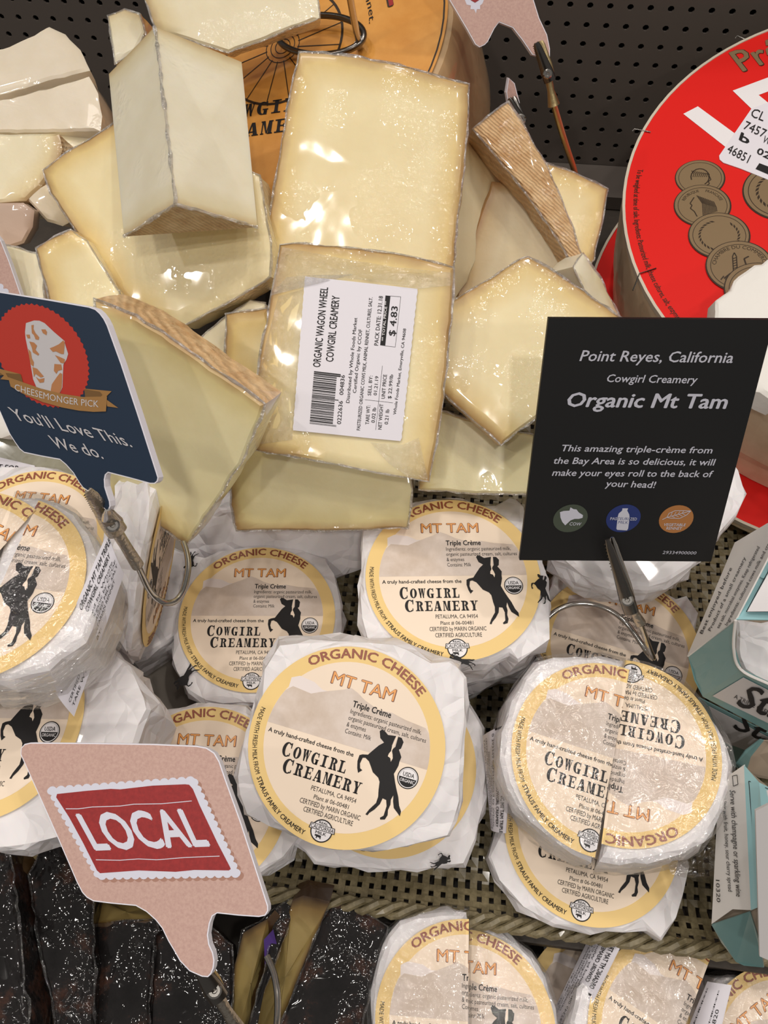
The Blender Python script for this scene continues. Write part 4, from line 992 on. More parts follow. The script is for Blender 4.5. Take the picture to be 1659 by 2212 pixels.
# --- pink sign at left edge and sliver behind the rind-up wedge
PE = Pl((10,580), .40, 45, 0)
A = Art(); A.poly('stamp_print', serrate((-60,560),(30,645),8,4,(1,-1))+[(-60,645)], LAV, H1); A.poly('stamp_print', [(-60,575),(8,645),(-60,645)], REDP, H1*2)
board('shelf_sign', 'pink sign edge with red and white stamp at the left edge, above the blue sign', PE, [(-80,470),(-10,505),(2,520),(20,565),(46,640),(60,680),(-80,690)], PINK, art=(A, pixfn(PE)))
PS = Pl((1112,210), .425, 60, 20)
board('shelf_sign', 'sliver of a pink sign behind the wedge standing rind-up', PS, [(1099,168),(1112,180),(1117,200),(1123,222),(1122,240),(1116,246),(1100,236),(1094,200)], PINK, art=None)

# --- clips and wire holders
def plate(T, P, w0, w1, n, curl=.35, th=.0006, bend=0):
    a = (P-T).normalized(); s = a.cross(n).normalized(); n2 = s.cross(a); V = []; Fc = []; K = 8; M = 8
    for i in range(K+1):
        f = i/K; w = w0+(w1-w0)*min(1, f*1.3); c = T+(P-T)*f+n2*bend*math.sin(3.14*f)
        if i == 0: w *= .7
        for j in range(M+1):
            t = math.pi*(j/M); V.append(c+s*math.cos(t)*w/2+n2*math.sin(t)*w/2*curl)
        for j in range(M+1):
            t = math.pi*(j/M); V.append(c+s*math.cos(t)*(w/2-th)+n2*(math.sin(t)*w/2*curl-th))
    W_ = 2*(M+1)
    for i in range(K):
        for j in range(M):
            a0 = i*W_+j; Fc.append((a0, a0+1, a0+W_+1, a0+W_)); b0 = a0+M+1; Fc.append((b0+1, b0, b0+W_, b0+W_+1))
        Fc.append((i*W_, i*W_+W_, i*W_+W_+M+1, i*W_+M+1)); Fc.append((i*W_+M, i*W_+2*M+1, i*W_+W_+2*M+1, i*W_+W_+M))
    Fc.append(tuple(range(0,M+1))+tuple(range(2*M+1,M,-1))); o = K*W_; Fc.append(tuple(range(o+M,o-1,-1))+tuple(range(o+M+1,o+2*M+2)))
    return V, Fc
def disc_cyl(c, n, r, h, seg=20):
    s = n.cross(Vector((.3,.5,.1))).normalized(); t = n.cross(s); V = []
    for hh, f in ((0,1),(h*.7,1),(h,.75),(h,.4),(h*.7,.3)):
        for k in range(seg): a = 6.28318*k/seg; V.append(c+n*hh+(s*math.cos(a)+t*math.sin(a))*r*f)
    Fc = [(i*seg+k, i*seg+(k+1) % seg, (i+1)*seg+(k+1) % seg, (i+1)*seg+k) for i in range(4) for k in range(seg)]
    Fc.append(tuple(range(4*seg, 5*seg))); Fc.append(tuple(range(seg))[::-1]); return V, Fc
def holder(label, tip, piv, tail, w0, w1, wire, z, jawm=CHROME, backm=CHROME, tailm=SOLDER, rwire=.0011, off=(10,-4), wirem=CHROME, backtip=None, group=None, rp=.0026, teeth=True):
    """alligator clip soldered to a bent wire foot; tip, piv, tail in px with view distance z"""
    T, P, E_ = PZ(*tip), PZ(*piv), PZ(*tail); nv = (CAM-P).normalized()
    wp = [PZ(*q) for q in wire]; allp = wp+[E_]
    root = thing('sign_holder', label, 'sign holder', min(wp, key=lambda v: v.z)-Vector((0,0,rwire)), group)
    V, Fc = plate(T, P+(P-T)*.22, w0, w1, nv, .5); mk('upper_jaw', V, Fc, jawm, root, smooth=True)
    bt = PZ(*backtip) if backtip else PZ(tip[0]+off[0], tip[1]+off[1], tip[2]+.005)
    V, Fc = plate(bt, P-nv*.003, w0*.9, w1*1.05, nv, .35); mk('lower_jaw', V, Fc, backm, root, smooth=True)
    V, Fc = disc_cyl(P+nv*w1*.2, nv, rp, .0016); mk('rivet', V, Fc, CHROME, root)
    V, Fc = tube([P-nv*.002, P.lerp(E_,.5)-nv*.001, E_], [w1*.32, w1*.27, rwire*1.9], 12, jit=.07); mk('crimped_tail', V, Fc, tailm, root, smooth=True)
    if teeth:
        a = (P-T).normalized(); s = a.cross(nv).normalized(); V = []; Fc = []
        for k in range(9):
            f = .04+k*.05; c = T+(P-T)*f-nv*.0006+s*(w0+(w1-w0)*f)*.42; o = len(V)
            V += [c, c+a*(P-T).length*.045, c+a*(P-T).length*.022+s*.0009-nv*.0004, c+a*(P-T).length*.022-nv*.0012]; Fc += [(o,o+1,o+2),(o,o+2,o+3),(o+1,o+3,o+2)]
        mk('teeth', V, Fc, CHROME_D, root)
    V, Fc = tube(curve(wp, 8), rwire, 12); mk('wire_foot', V, Fc, wirem, root, smooth=True)
    return root
holder('steel clip gripping the black sign, its wire ring on the round below', (1312,1165,.326), (1355,1296,.345), (1383,1345,.355), .0024, .0062,
  [(1380,1338,.354),(1392,1372,.362),(1403,1402,.372),(1411,1422,.380),(1400,1412,.386),(1382,1385,.390),(1355,1348,.395),(1325,1323,.398),(1290,1308,.400),(1250,1304,.401),(1218,1311,.402),(1190,1328,.402),(1165,1360,.401),(1158,1400,.398),(1172,1432,.394)], .34, CHROME_D, CHROME, rwire=.0013)
holder('steel clip gripping the blue sign, its wire curling down behind it', (190,1058,.281), (243,1134,.300), (298,1222,.318), .0036, .0078,
  [(296,1218,.317),(306,1240,.322),(318,1266,.327),(334,1288,.332),(356,1302,.336),(378,1299,.340),(394,1280,.344),(403,1252,.348),(407,1222,.352),(404,1196,.356),(396,1172,.360)], .3, SOLDER, CHROME, rwire=.0013, backtip=(232,1102,.286))
holder('dark clip gripping the pink LOCAL sign at the bottom, wire curving right', (413,2062,.279), (463,2140,.290), (512,2220,.300), .0030, .0070,
  [(512,2215,.300),(530,2260,.305),(560,2290,.312),(590,2270,.322),(598,2212,.332),(600,2165,.338),(597,2130,.342),(590,2098,.346),(576,2066,.350)], .29, CHROME_D, BRASS, rwire=.0014, backtip=(428,2062,.282))
holder('brass-coloured clip holding the pink sign cut by the top edge', (1158,92,.392), (1183,160,.402), (1196,228,.412), .0032, .0060,
  [(1195,222,.411),(1203,250,.418),(1215,290,.428),(1228,330,.440),(1240,366,.452),(1244,385,.462)], .4, CHROME_D, BRASS, BRASS, rwire=.0016, wirem=BRASS, rp=.0022)
holder('small dark clip tip behind the wedge standing rind-up', (1100,212,.418), (1125,258,.424), (1135,290,.43), .0026, .0045, [(1134,286,.43),(1150,330,.437),(1165,380,.445),(1170,420,.455)], .4, CHROME_D, CHROME_D, rwire=.0010)
# ring lying on the wheel label with a rising stem
rg_ = thing('wire_stand', 'chrome wire ring lying on the orange label, stem rising out of the top edge', 'sign holder', WHP.at(705,97))
pts = [WHP.at(705+92*math.cos(t*math.pi/24), 98+42*math.sin(t*math.pi/24), .0075) for t in range(48)]
V, Fc = tube(pts, .0017, 12, True); mk('ring', V, Fc, CHROME_D, rg_, smooth=True)
V, Fc = tube(curve([WHP.at(783,118,.0077), PZ(776,100,.430), PZ(768,60,.41), PZ(757,0,.385), PZ(745,-70,.36)], 6), .0017, 12); mk('stem', V, Fc, CHROME, rg_, smooth=True)

# =================================================================== red round boxes, right
LP = Pl((2000,437), .4425, 5, -6); n = LP.n
lux = (Vector((1,0,0))-n*n.x).normalized(); luy = n.cross(lux)
def box_stack(label, shift, t, rimh):
    c = LP.p+shift; R = .1566; root = thing('round_cheese_box', label, 'box', c-n*t, 'red-lidded round wooden cheese boxes'); NS = 96
    def cyl(r0, h0, r1, h1, name, m, close=True):
        V = [c+(lux*math.cos(6.28318*k/NS)+luy*math.sin(6.28318*k/NS))*r+n*h for r, h in ((r0,h0),(r1,h0),(r1,h1),(r0,h1)) for k in range(NS)]
        Fc = [(i*NS+k, ((i+1) % 4)*NS+k, ((i+1) % 4)*NS+(k+1) % NS, i*NS+(k+1) % NS) for i in range(4) for k in range(NS)]
        return mk(name, V, [f[::-1] for f in Fc], m, root)
    cyl(R*.90, -.0035, R*.985, -t, 'box_side', WOOD); cyl(R*.97, -.002, R*1.0, -rimh, 'lid_band', WOOD); cyl(R*.992, .0006, R*1.002, -.003, 'lid_rim', RIMW)
    V = [c+(lux*math.cos(6.28318*k/NS)+luy*math.sin(6.28318*k/NS))*R*.992 for k in range(NS)]
    return root, c, mk('lid', V+[v-n*.0015 for v in V], [tuple(range(NS)), tuple(range(2*NS-1,NS-1,-1))], LIDRED, root)
bx2, c2, _ = box_stack('lower round box with a sliver of red lid showing left of the top box', -n*.075+Vector((-.014,-.020,-.001)), .010, .007)
bx, c1, lid = box_stack('large round wooden cheese box with bright red lid and bronze medals', Vector((0,0,0)), .072, .048)
A = Art(); fl_ = pixfn(LP)
k2 = 379/1397
def m2(x, y): return (1280+x*k2, 100+y*k2)
def mt_(t, x0, y0, x1, y1, ux_, uy_, part, m, bold=0, h=H1*3): A.text(part, t, 0, 1, 0, 1, m, h, bold, 0, lambda u, v: m2(x0+(x1-x0)*u+ux_*v, y0+(y1-y0)*u+uy_*v))
mt_('Présid', 1205, 205, 1830, -20, -115, -150, 'lettering', COIND, .03); mt_('Présid', 1198, 203, 1823, -22, -112, -146, 'lettering', COIN, .018, H1*3.6)
A.poly('white_letter', [m2(*p) for p in [(722,540),(838,480),(1138,700),(1060,805)]], WHITE, H1*2)
A.poly('white_letter_stroke', [m2(*p) for p in [(1115,355),(1397,250),(1560,200),(1560,300),(1322,390),(1420,470),(1560,420),(1560,520),(1265,500)]], WHITE, H1*2)
def medal(cx, cy, r, kind, h):
    pc = LP.at(cx, cy); e = (LP.at(cx+30, cy)-pc).normalized(); g = n.cross(e)
    def P2(u, v):   # back to pixels is not needed: add in plane coordinates
        return pc+(e*u+g*v)*r
    B = Art(); B.disc('medal_print', (0,0), 1.05, COIND, 0); B.disc('medal_print', (-.01,.02), 1, COIN, H1*.7); B.ring('medal_print', (0,0), .88, .90, COIND, H1*1.4)
    if kind == 0:
        B.line('medal_print', ell(0,.05,.38,.48,-60,200,12), .05, COIND, H1*1.6)
        for q_ in range(9): B.line('medal_print', [(-.35+.08*q_,.42-.02*q_),(-.25+.08*q_,.2),(-.3+.08*q_,.05)], .03, COIND, H1*1.6)
        B.line('medal_print', [(.38,.1),(.45,-.1),(.35,-.2),(.38,-.35),(.2,-.5)], .04, COIND, H1*1.6)
    elif kind == 1:
        B.line('medal_print', [(-.3,.4),(-.45,.1),(-.38,0),(-.44,-.15),(-.3,-.3),(-.2,-.55)], .04, COIND, H1*1.6)
        for q_ in range(11): B.line('medal_print', [(-.2+.06*q_,.5-.03*q_),(0+.05*q_,.1-.02*q_),(.02+.05*q_,-.5+.02*q_)], .03, COIND, H1*1.6)
        B.arc('medal_print', 'REPUBLIQUE', 160, 100, .68, .12, COIND, H1*1.6); B.arc('medal_print', 'FRANCAISE', 80, 20, .68, .12, COIND, H1*1.6)
    elif kind == 2:
        for q_ in range(26):
            a = math.radians(110+q_*12.5)
            if 60 < (110+q_*12.5) % 360 < 100: continue
            cx2, cy2 = .66*math.cos(a), .66*math.sin(a); t = a+1.1
            B.poly('medal_print', [(cx2-.1*math.cos(t), cy2-.1*math.sin(t)), (cx2+.035*math.sin(t), cy2-.035*math.cos(t)), (cx2+.1*math.cos(t), cy2+.1*math.sin(t)), (cx2-.035*math.sin(t), cy2+.035*math.cos(t))], COIND, H1*1.6)
    else:
        B.arc('medal_print', 'CHAMBRE DU COMMERCE', 175, 5, .72, .13, COIND, H1*1.6)
        B.line('medal_print', [(-.2,-.2),(-.2,.4),(-.14,.55),(-.08,.4),(-.08,-.2)], .035, COIND, H1*1.6)
        for q_ in range(5): B.line('medal_print', [(-.2,-.1+.1*q_),(-.08,-.05+.1*q_)], .03, COIND, H1*1.6)
        B.line('medal_print', [(-.5,-.5),(-.3,-.3),(0,-.15),(.3,-.25),(.55,-.1),(.5,.1),(.2,.05),(.15,.3),(.3,.4)], .05, COIND, H1*1.6)
        for q_ in range(8): B.line('medal_print', [(-.6+.14*q_,-.55),(-.5+.14*q_,-.4)], .04, COIND, H1*1.6)
    V, Fc, mi, mats = B.parts['medal_print']; mk('medal_print', [P2(a_, b_)+n*(c_+h) for a_, b_, c_ in V], Fc, mats, lid, mi=mi)
medal(1512,385,.0130,0,H1*2); medal(1517,445,.0146,1,H1*3.6); medal(1553,510,.0154,2,H1*5.2); medal(1597,577,.0165,3,H1*6.8); medal(1640,628,.017,2,H1*8.4)
medal(1690,415,.020,2,H1*2)
cc = (0,0)
def polar(px_, py_): d = LP.at(px_, py_)-LP.p; return math.degrees(math.atan2(d.dot(luy), d.dot(lux))), d.length
a0, r0_ = polar(1378,366); a1, _r = polar(1498,692)
a0 %= 360; a1 %= 360
B = Art(); B.arc('fine_print', 'To be weighed at time of sale. Ingredients: Pasteurized milk, cheese cultures, salt, enzymes. N', a0, a1, r0_, .0030, COIND, H1*2, .01, True)
V, Fc, mi, mats = B.parts['fine_print']; mk('fine_print', [LP.p+lux*a_+luy*b_+n*c_ for a_, b_, c_ in V], Fc, mats, lid, mi=mi)
for kk in A.parts:
    V, Fc, mi, mats = A.parts[kk]; mk(kk, [fl_(*v) for v in V], Fc, mats, lid, mi=mi)
# staples over the rim
for (x0,y0),(x1,y1),(x2,y2) in (((1405,287),(1370,281),(1366,284)), ((1417,581),(1381,593),(1367,628)), ((1612,88),(1592,80),(1588,84))):
    V, Fc = tube([LP.at(x0,y0,.0006), LP.at(x1,y1,.0009), LP.at(x2,y2,.0002)], .00035, 6); mk('staple', V, Fc, CHROME_D, bx)
# price sticker on the lid
A = Art(); PSx = [(1623,236),(1700,208),(1752,300),(1735,425),(1659,390),(1600,366),(1562,353),(1554,346),(1553,338)]
st = thing('price_sticker', 'white price sticker on the red lid, cut by the right edge', 'label', LP.at(1640,300,.0004))
P = ccw([LP.at(x, y, .0006) for x, y in PSx], n); N = len(P)
f = mk('sticker_paper', P+[p-n*.0004 for p in P], [tuple(range(N)), tuple(range(2*N-1,N-1,-1))]+[(i,i+N,(i+1) % N+N,(i+1) % N) for i in range(N)], STICK, st)
def s2(t, x0, y0, x1, y1, ux_, uy_, m=INK, bold=0): A.text('lettering', t, 0, 1, 0, 1, m, H1*9, bold, 0, lambda u, v: m2(x0+(x1-x0)*u+ux_*v, y0+(y1-y0)*u+uy_*v))
s2('CL 1672', 1250, 565, 1560, 690, 30, -65); s2('7457  W', 1195, 665, 1500, 800, 28, -62); s2('b', 1165, 755, 1235, 790, 20, -60, INK, .03)
s2('WFM 02', 1345, 770, 1540, 860, 25, -50); s2('46851', 1062, 850, 1230, 940, 30, -62); s2('02 x', 1300, 860, 1480, 950, 22, -45, INK, .02)
A.poly('lettering', [m2(*p) for p in [(1295,985),(1325,940),(1560,1030),(1540,1090)]], INK, H1*9)
V, Fc, mi, mats = A.parts['lettering']; mk('lettering', [fl_(*v) for v in V], Fc, mats, f, mi=mi)
# white-rinded cheese on the lid
W('white_rind_cheese', 'lumpy white-rinded cheese piece on the red lid, at the right edge', [(1540,700),(1550,640),(1600,598),(1660,556),(1740,520),(1780,620),(1760,820),(1690,870),(1640,852),(1580,800)], 'c', (1620,690), .386, 10, 2, .016, mat=CHALK, group=None, edgefilm=False, bumpy=.0012, pasteName='rind')

# =================================================================== teal and white cartons, right
def panel(name, pts, th, m, root, label=None):
    P = [PZ(*p) for p in pts]; nn = (P[1]-P[0]).cross(P[2]-P[0]).normalized()
    if nn.dot(ray(pts[0][0], pts[0][1])) > 0: P = P[::-1]; nn = -nn
    N = len(P); V = P+[p-nn*th for p in P]
    return mk(name, V, [tuple(range(N)), tuple(range(2*N-1,N-1,-1))]+[(i,i+N,(i+1) % N+N,(i+1) % N) for i in range(N)], m, root, label=label), P, nn
def panelp(name, tri, outline, th, m, root, lift=0):
    pl = pl3(*tri); P = ccw([pl.at(x, y, lift) for x, y in outline], pl.n); N = len(P)
    return mk(name, P+[p-pl.n*th for p in P], [tuple(range(N)), tuple(range(2*N-1,N-1,-1))]+[(i,i+N,(i+1) % N+N,(i+1) % N) for i in range(N)], m, root)
def carton_core(root, pts, push, m=CARDIN):
    bm = bmesh.new(); P = [PZ(*p) for p in pts]
    for p in P:
        for k in (push, push+.035): bm.verts.new(p+(p-CAM).normalized()*k+Vector((.0, .0, -.0)))
    bmesh.ops.convex_hull(bm, input=bm.verts[:]); 
    bmesh.ops.delete(bm, geom=[v for v in bm.verts if not v.link_faces], context='VERTS')
    V = [v.co.copy() for v in bm.verts]; ix = {v: i for i, v in enumerate(bm.verts)}; Fc = [tuple(ix[v] for v in f.verts) for f in bm.faces]; bm.free()
    mk('carton_body', V, Fc, m, root)
def pt(art, root, part, pts, th=0):   # lay pixel art on the plane of three (px,py,z)
    pl = pl3(*pts)
    for kk, (V, Fc, mi, mats) in art.parts.items(): mk(kk, [pl.at(v[0], v[1], v[2]) for v in V], Fc, mats, root, mi=mi)
def tx(A, t, x0, y0, x1, y1, ux_, uy_, m=INK, bold=0, h=H1*2, shear=0, part='lettering'): A.text(part, t, 0, 1, 0, 1, m, h, bold, shear, lambda u, v: (x0+(x1-x0)*u+ux_*v, y0+(y1-y0)*u+uy_*v))
GB = 'teal and white cartons of triple-creme cheese'
ca = thing('cheese_carton', 'upper teal and white carton, tilted, open end showing the wrapped cheese', 'carton', PZ(1560,1500,.385), GB)
p1, p2, p3, p4 = (1484,1418,.352), (1587,1172,.350), (1700,1105,.352), (1589,1338,.318)
side = panelp('side_panel', (p1,p2,p4), [(1484,1418),(1589,1338),(1700,1125),(1700,1105),(1587,1172)], .0006, CARD, ca)
A = Art()
for i, t in enumerate(['Ingredients: cultured cows milk and cream,', 'sea salt, microbial enzymes. Keep refrigerated', 'Product of a small creamery', 'Best enjoyed before']):
    o = i*19; tx(A, t, 1572-o*.95, 1352+o*.32, 1672-o*1.1-i*9, 1160+o*.35+i*16, -6, -3, INK)
pt(A, side, 'x', [p1, p2, p4])
topa, _, _ = panel('top_panel', [(1589,1338,.318), (1700,1135,.325), (1760,1340,.30)], .0006, AQUA, ca)
panel('top_print', [(1614,1321,.3145), (1700,1165,.3205), (1760,1320,.2965)], .0001, WHITE, topa)
A = Art(); A.line('top_outline', [(1700,1162),(1613,1322),(1760,1322)], 1.6, INK, H1*4)
for cx_, cy_ in ((1636,1300),(1652,1286),(1650,1240),(1658,1312)): A.disc('cloud_print', (cx_, cy_), 10, AQUA, H1*3, 16)
pt(A, topa, 'x', [(1589,1338,.3175), (1700,1135,.3245), (1760,1340,.2995)])
panel('end_flap', [(1487,1419,.352),(1589,1342,.318),(1586,1400,.325),(1600,1446,.330),(1518,1505,.356),(1500,1470,.354)], .0006, TEAL, ca)
T3 = ((1518,1505,.356),(1600,1446,.330),(1720,1612,.345)); fr = panelp('front_panel', T3, [(1518,1505),(1600,1446),(1660,1476),(1720,1500),(1720,1612)], .0006, TEAL, ca)
panelp('front_print', T3, [(1540,1502),(1606,1462),(1720,1520),(1720,1590)], .0001, GREYC, fr, .0004)
A = Art(); tx(A, 'St.', 1592, 1520, 1668, 1548, 16, -48, INK, .02, H1*3, .3); tx(A, 'A TRIPLE CREME SOFT', 1586, 1505, 1700, 1560, 3, -8)
q3 = pl3(*T3)
for kk, (V, Fc, mi, mats) in A.parts.items(): mk(kk, [q3.at(v[0], v[1], v[2]+.0005) for v in V], Fc, mats, fr, mi=mi)
carton_core(ca, [(1484,1418,.352),(1589,1338,.325),(1700,1135,.328),(1587,1172,.350),(1518,1505,.356),(1720,1612,.345),(1760,1340,.31)], .030)
# cut-out rim and wrapped cheese inside
V, Fc = tube(curve([PZ(1589,1340,.3175), PZ(1585,1400,.3245), PZ(1600,1446,.3295), PZ(1660,1477,.3245), PZ(1720,1500,.3215)], 6), .0006, 6); mk('cut_edge', V, Fc, CARD, ca)
pin = Pl((1640,1400), .345, 30, -10)
slab('wrapped_cheese', 'white paper-wrapped cheese inside the upper open carton', [(1594,1340),(1640,1346),(1760,1340),(1760,1500),(1660,1480),(1604,1450),(1590,1400)], 'c', pin, .02, mat=PAPER, edgefilm=False, bumpy=.001, pasteName='wrapper')
cb = thing('cheese_carton', 'dark teal carton lying in shade under the upper carton', 'carton', PZ(1600,1620,.41), GB)
A = Art(); T4 = ((1510,1508,.372),(1720,1615,.362),(1560,1650,.41)); fr2 = panelp('front_panel', T4, [(1510,1508),(1720,1615),(1720,1690),(1560,1650),(1524,1600)], .0006, TEAL, cb)
panelp('front_print', T4, [(1532,1524),(1720,1622),(1720,1660),(1560,1600)], .0001, GREYC, fr2, .0004)  # reflection on this carton painted as grey print and St. lettering
tx(A, 'St.', 1585, 1570, 1655, 1600, 12, -34, INK, .02, H1*3, .3); q3 = pl3(*T4)
for kk, (V, Fc, mi, mats) in A.parts.items(): mk(kk, [q3.at(v[0], v[1], v[2]+.0005) for v in V], Fc, mats, fr2, mi=mi)
carton_core(cb, [(1510,1508,.372),(1720,1615,.362),(1720,1690,.40),(1560,1650,.41),(1524,1600,.40)], .003, TEAL)
panel('bottom_panel', [(1510,1508,.3725),(1524,1600,.402),(1560,1650,.412),(1530,1655,.42),(1500,1560,.40)], .0006, TEAL, cb)
cc_ = thing('cheese_carton', 'open teal carton corner with brown inside, right edge between two cartons', 'carton', PZ(1640,1690,.39), GB)
panel('end_flap', [(1590,1650,.362),(1610,1622,.358),(1642,1598,.354),(1650,1600,.354),(1622,1635,.360),(1612,1668,.366),(1600,1672,.368)], .0006, TEAL, cc_)
panel('inner_panel', [(1612,1668,.372),(1622,1635,.366),(1650,1600,.36),(1760,1610,.355),(1760,1700,.375),(1640,1680,.374)], .0006, CARDIN, cc_)
ce = thing('cheese_carton', 'lower white carton with serving suggestion text along its side', 'carton', PZ(1600,2030,.385), GB)
T5 = ((1537,1996,.352),(1607,1652,.338),(1622,1966,.334)); sd = panelp('side_panel', T5, [(1537,1996),(1550,1740),(1576,1674),(1607,1652),(1622,1966),(1582,1964)], .0006, CARD, ce)
A = Art(); tx(A, 'Serve with champagne or sparkling wine', 1578, 1706, 1592, 1936, 12, 2, INK); tx(A, 'Pair with fruit, honey, sour cherry spread', 1562, 1730, 1575, 1925, 9, 1, INK); tx(A, '10320', 1548, 1900, 1550, 1948, 8, 1, INK)
A.line('lettering', [(1584,1676),(1594,1674),(1596,1694),(1586,1698),(1584,1676)], 1.4, INK, H1*2)
q3 = pl3(*T5)
for kk, (V, Fc, mi, mats) in A.parts.items(): mk(kk, [q3.at(v[0], v[1], v[2]+.0003) for v in V], Fc, mats, sd, mi=mi)
carton_core(ce, [(1542,1990,.352),(1552,1745,.350),(1607,1656,.339),(1660,1700,.332),(1660,1950,.328),(1622,1966,.335),(1650,2080,.346),(1590,2070,.356),(1562,2034,.356)], .004)
tp, _, _ = panel('top_panel', [(1607,1652,.338),(1640,1690,.332),(1660,1700,.330),(1660,1950,.326),(1622,1966,.334)], .0006, AQUA, ce)
A = Art(); A.line('top_outline', [(1660,1704),(1618,1687),(1636,1925),(1660,1912)], 1.5, INK, H1*2); A.poly('cloud_print', [(1622,1692),(1634,1912),(1648,1905),(1640,1760),(1660,1745),(1660,1708)], WHITE, H1); pt(A, tp, 'x', [(1607,1652,.3378),(1660,1700,.3298),(1622,1966,.3338)])
panel('end_flap', [(1537,1998,.352),(1620,1970,.334),(1640,2035,.338),(1650,2090,.345),(1607,2086,.352),(1590,2078,.356),(1558,2036,.356)], .0006, TEAL, ce)
panel('inner_panel', [(1622,1970,.336),(1700,1930,.330),(1700,2040,.345),(1645,2040,.346)], .0006, CARDIN, ce)
cf = thing('grey_card', 'plain grey card panel standing at the right edge over the lower carton', 'card', PZ(1650,2085,.33))
panel('card_sheet', [(1632,1752,.312),(1720,1708,.308),(1720,2100,.325),(1641,2066,.325)], .0012, GREYC, cf)

# =================================================================== dark waxed wedges, bottom left
GX = 'dark waxed wedges in clear film'
def wax(label, top, tz, ref, side=None, pitch=0, roll=0, thick=.045, mat=None, z=.385):
    pl = Pl(ref, z, pitch, roll)
    return slab('waxed_wedge', label, top, ['c']*len(top), pl, thick, mat=mat or BLACKWAX, group=GX, edgefilm=True, bumpy=.0006, pasteName='rind' if mat is None else 'paste')
def waxwedge(label, top, face, pitch=4, roll=0, z=.385, thick=.022, zf=.385):
    """dark rind top plus a pale cut face as two neighbouring surfaces of one wedge"""
    pl = Pl(top[0], z, pitch, roll)
    root, P, cen = slab('waxed_wedge', label, top, ['c']*len(top), pl, thick, mat=BLACKWAX, group=GX, bumpy=.0006, pasteName='rind')
    if face:
        pf = [PZ(*q) for q in face]; nn = (pf[1]-pf[0]).cross(pf[2]-pf[0]).normalized()
        if nn.dot(CAM-pf[0]) < 0: nn = -nn
        Q = ccw(pf, nn); N = len(Q); c = sum(Q, Vector())/N; A_ = []; V = []; Fc = []
        R_, _ = resample(Q, .005); M_ = len(R_)
        for t in (0, .25, .6, .999):
            for q_ in R_: V.append(q_.lerp(c, t)+nn*noise.noise(q_*120)*.0008); A_.append(.0+min(1, t*1.3))
        for r_i in range(3):
            for i in range(M_): j = (i+1) % M_; Fc.append((r_i*M_+i, r_i*M_+j, (r_i+1)*M_+j, (r_i+1)*M_+i))
        o = len(V); V += [q_-nn*.012 for q_ in R_]; A_ += [0]*M_
        for i in range(M_): j = (i+1) % M_; Fc.append((j, i, o+i, o+j))
        Fc.append(tuple(range(o, o+M_))[::-1])
        mk('paste', V, Fc, OLIVE, root, attr=A_, smooth=True)
    return root
waxwedge('dark waxed wedge in the bottom left corner', [(-90,1820),(0,1835),(22,1850),(40,2000),(62,2212),(70,2330),(-90,2330)],
  [(24,1848,.386),(47,1884,.384),(66,2004,.384),(84,2100,.384),(104,2212,.384),(114,2330,.384),(70,2330,.386),(60,2212,.386),(39,2004,.386)], 3, -6)
waxwedge('dark waxed wedge second from the left, behind the LOCAL sign', [(60,1890),(84,1840),(140,1825),(196,1900),(199,1946),(202,2100),(204,2330),(130,2330),(116,2200),(96,2095),(78,2004)], [(60,1876,.392),(60,1830,.394),(150,1800,.396),(150,1842,.393),(84,1850,.391)], 3, 4)
waxwedge('reddish dark waxed wedge left of the clip, below the LOCAL sign', [(202,1998),(250,1990),(336,1986),(345,2010),(332,2023),(326,2120),(320,2212),(316,2330),(205,2330)], [(201,1940,.400),(345,1960,.400),(340,1987,.386),(202,1996,.386)], 3, 0)
waxwedge('glossy violet-black waxed wedge behind the clip of the LOCAL sign', [(336,2020),(370,1985),(440,1995),(500,2040),(505,2090),(498,2212),(494,2330),(318,2330),(324,2200),(330,2100)], None, 3, 3)
waxwedge('waxed wedge with a broad pale cut face, right of the LOCAL sign', [(524,2010),(560,1990),(592,1962),(600,1972),(580,2000),(540,2030),(512,2060)],
  [(594,1966,.382),(578,1985,.380),(525,2015,.381),(506,2080,.380),(492,2212,.380),(488,2330,.380),(535,2330,.390),(545,2212,.390),(572,2090,.390),(590,2020,.388)], 3, 0)
waxwedge('waxed wedge with an olive cut face, between the pale-faced one and the largest', [(600,1958),(628,1944),(640,1950),(600,2060),(560,2180),(530,2330),(500,2330),(540,2212),(572,2100)],
  [(632,1944,.384),(655,1935,.383),(713,1947,.382),(680,2025,.381),(640,2125,.381),(605,2212,.381),(570,2330,.381),(528,2330,.388),(545,2190,.388),(590,2080,.388)], 3, 10)
waxwedge('largest dark waxed wedge, glittering film, left of the front halved round', [(714,1948),(745,1955),(780,1967),(812,1984),(838,2003),(832,2030),(824,2056),(800,2142),(782,2212),(760,2330),(572,2330),(606,2212),(640,2128),(682,2026)], None, 3, 6)

# =================================================================== price label on the labelled wedge
TLP = TL[1]
def pricelabel(root, pl, outpx, lift, writes, name='price_label'):
    n = pl.n; P = ccw([pl.at(x, y, lift) for x, y in outpx], n); N = len(P)
    f = mk(name, P+[p-n*.0003 for p in P], [tuple(range(N)), tuple(range(2*N-1,N-1,-1))]+[(i,i+N,(i+1) % N+N,(i+1) % N) for i in range(N)], STICK, root)
    A = Art(); writes(A)
    for kk, (V, Fc, mi, mats) in A.parts.items(): mk(kk, [pl.at(v[0], v[1], lift+v[2]) for v in V], Fc, mats, f, mi=mi)
    return f
ks = 400/1659
def m3(x, y): return (600+x*ks, 560+y*ks)
def jag(a, b, k, amp):
    return [(a[0]+(b[0]-a[0])*i/k+(amp if i % 2 else 0), a[1]+(b[1]-a[1])*i/k) for i in range(k)]
edge = [m3(*p) for p in [(250,158)]+[(1252,268)]]
outl = [m3(250,158), m3(600,195)]+jag(m3(1252,268), m3(1105,1628), 40, 1.6)+[m3(1100,1628), m3(800,1600), m3(500,1568)]+jag(m3(142,1532), m3(250,165), 40, -1.2)
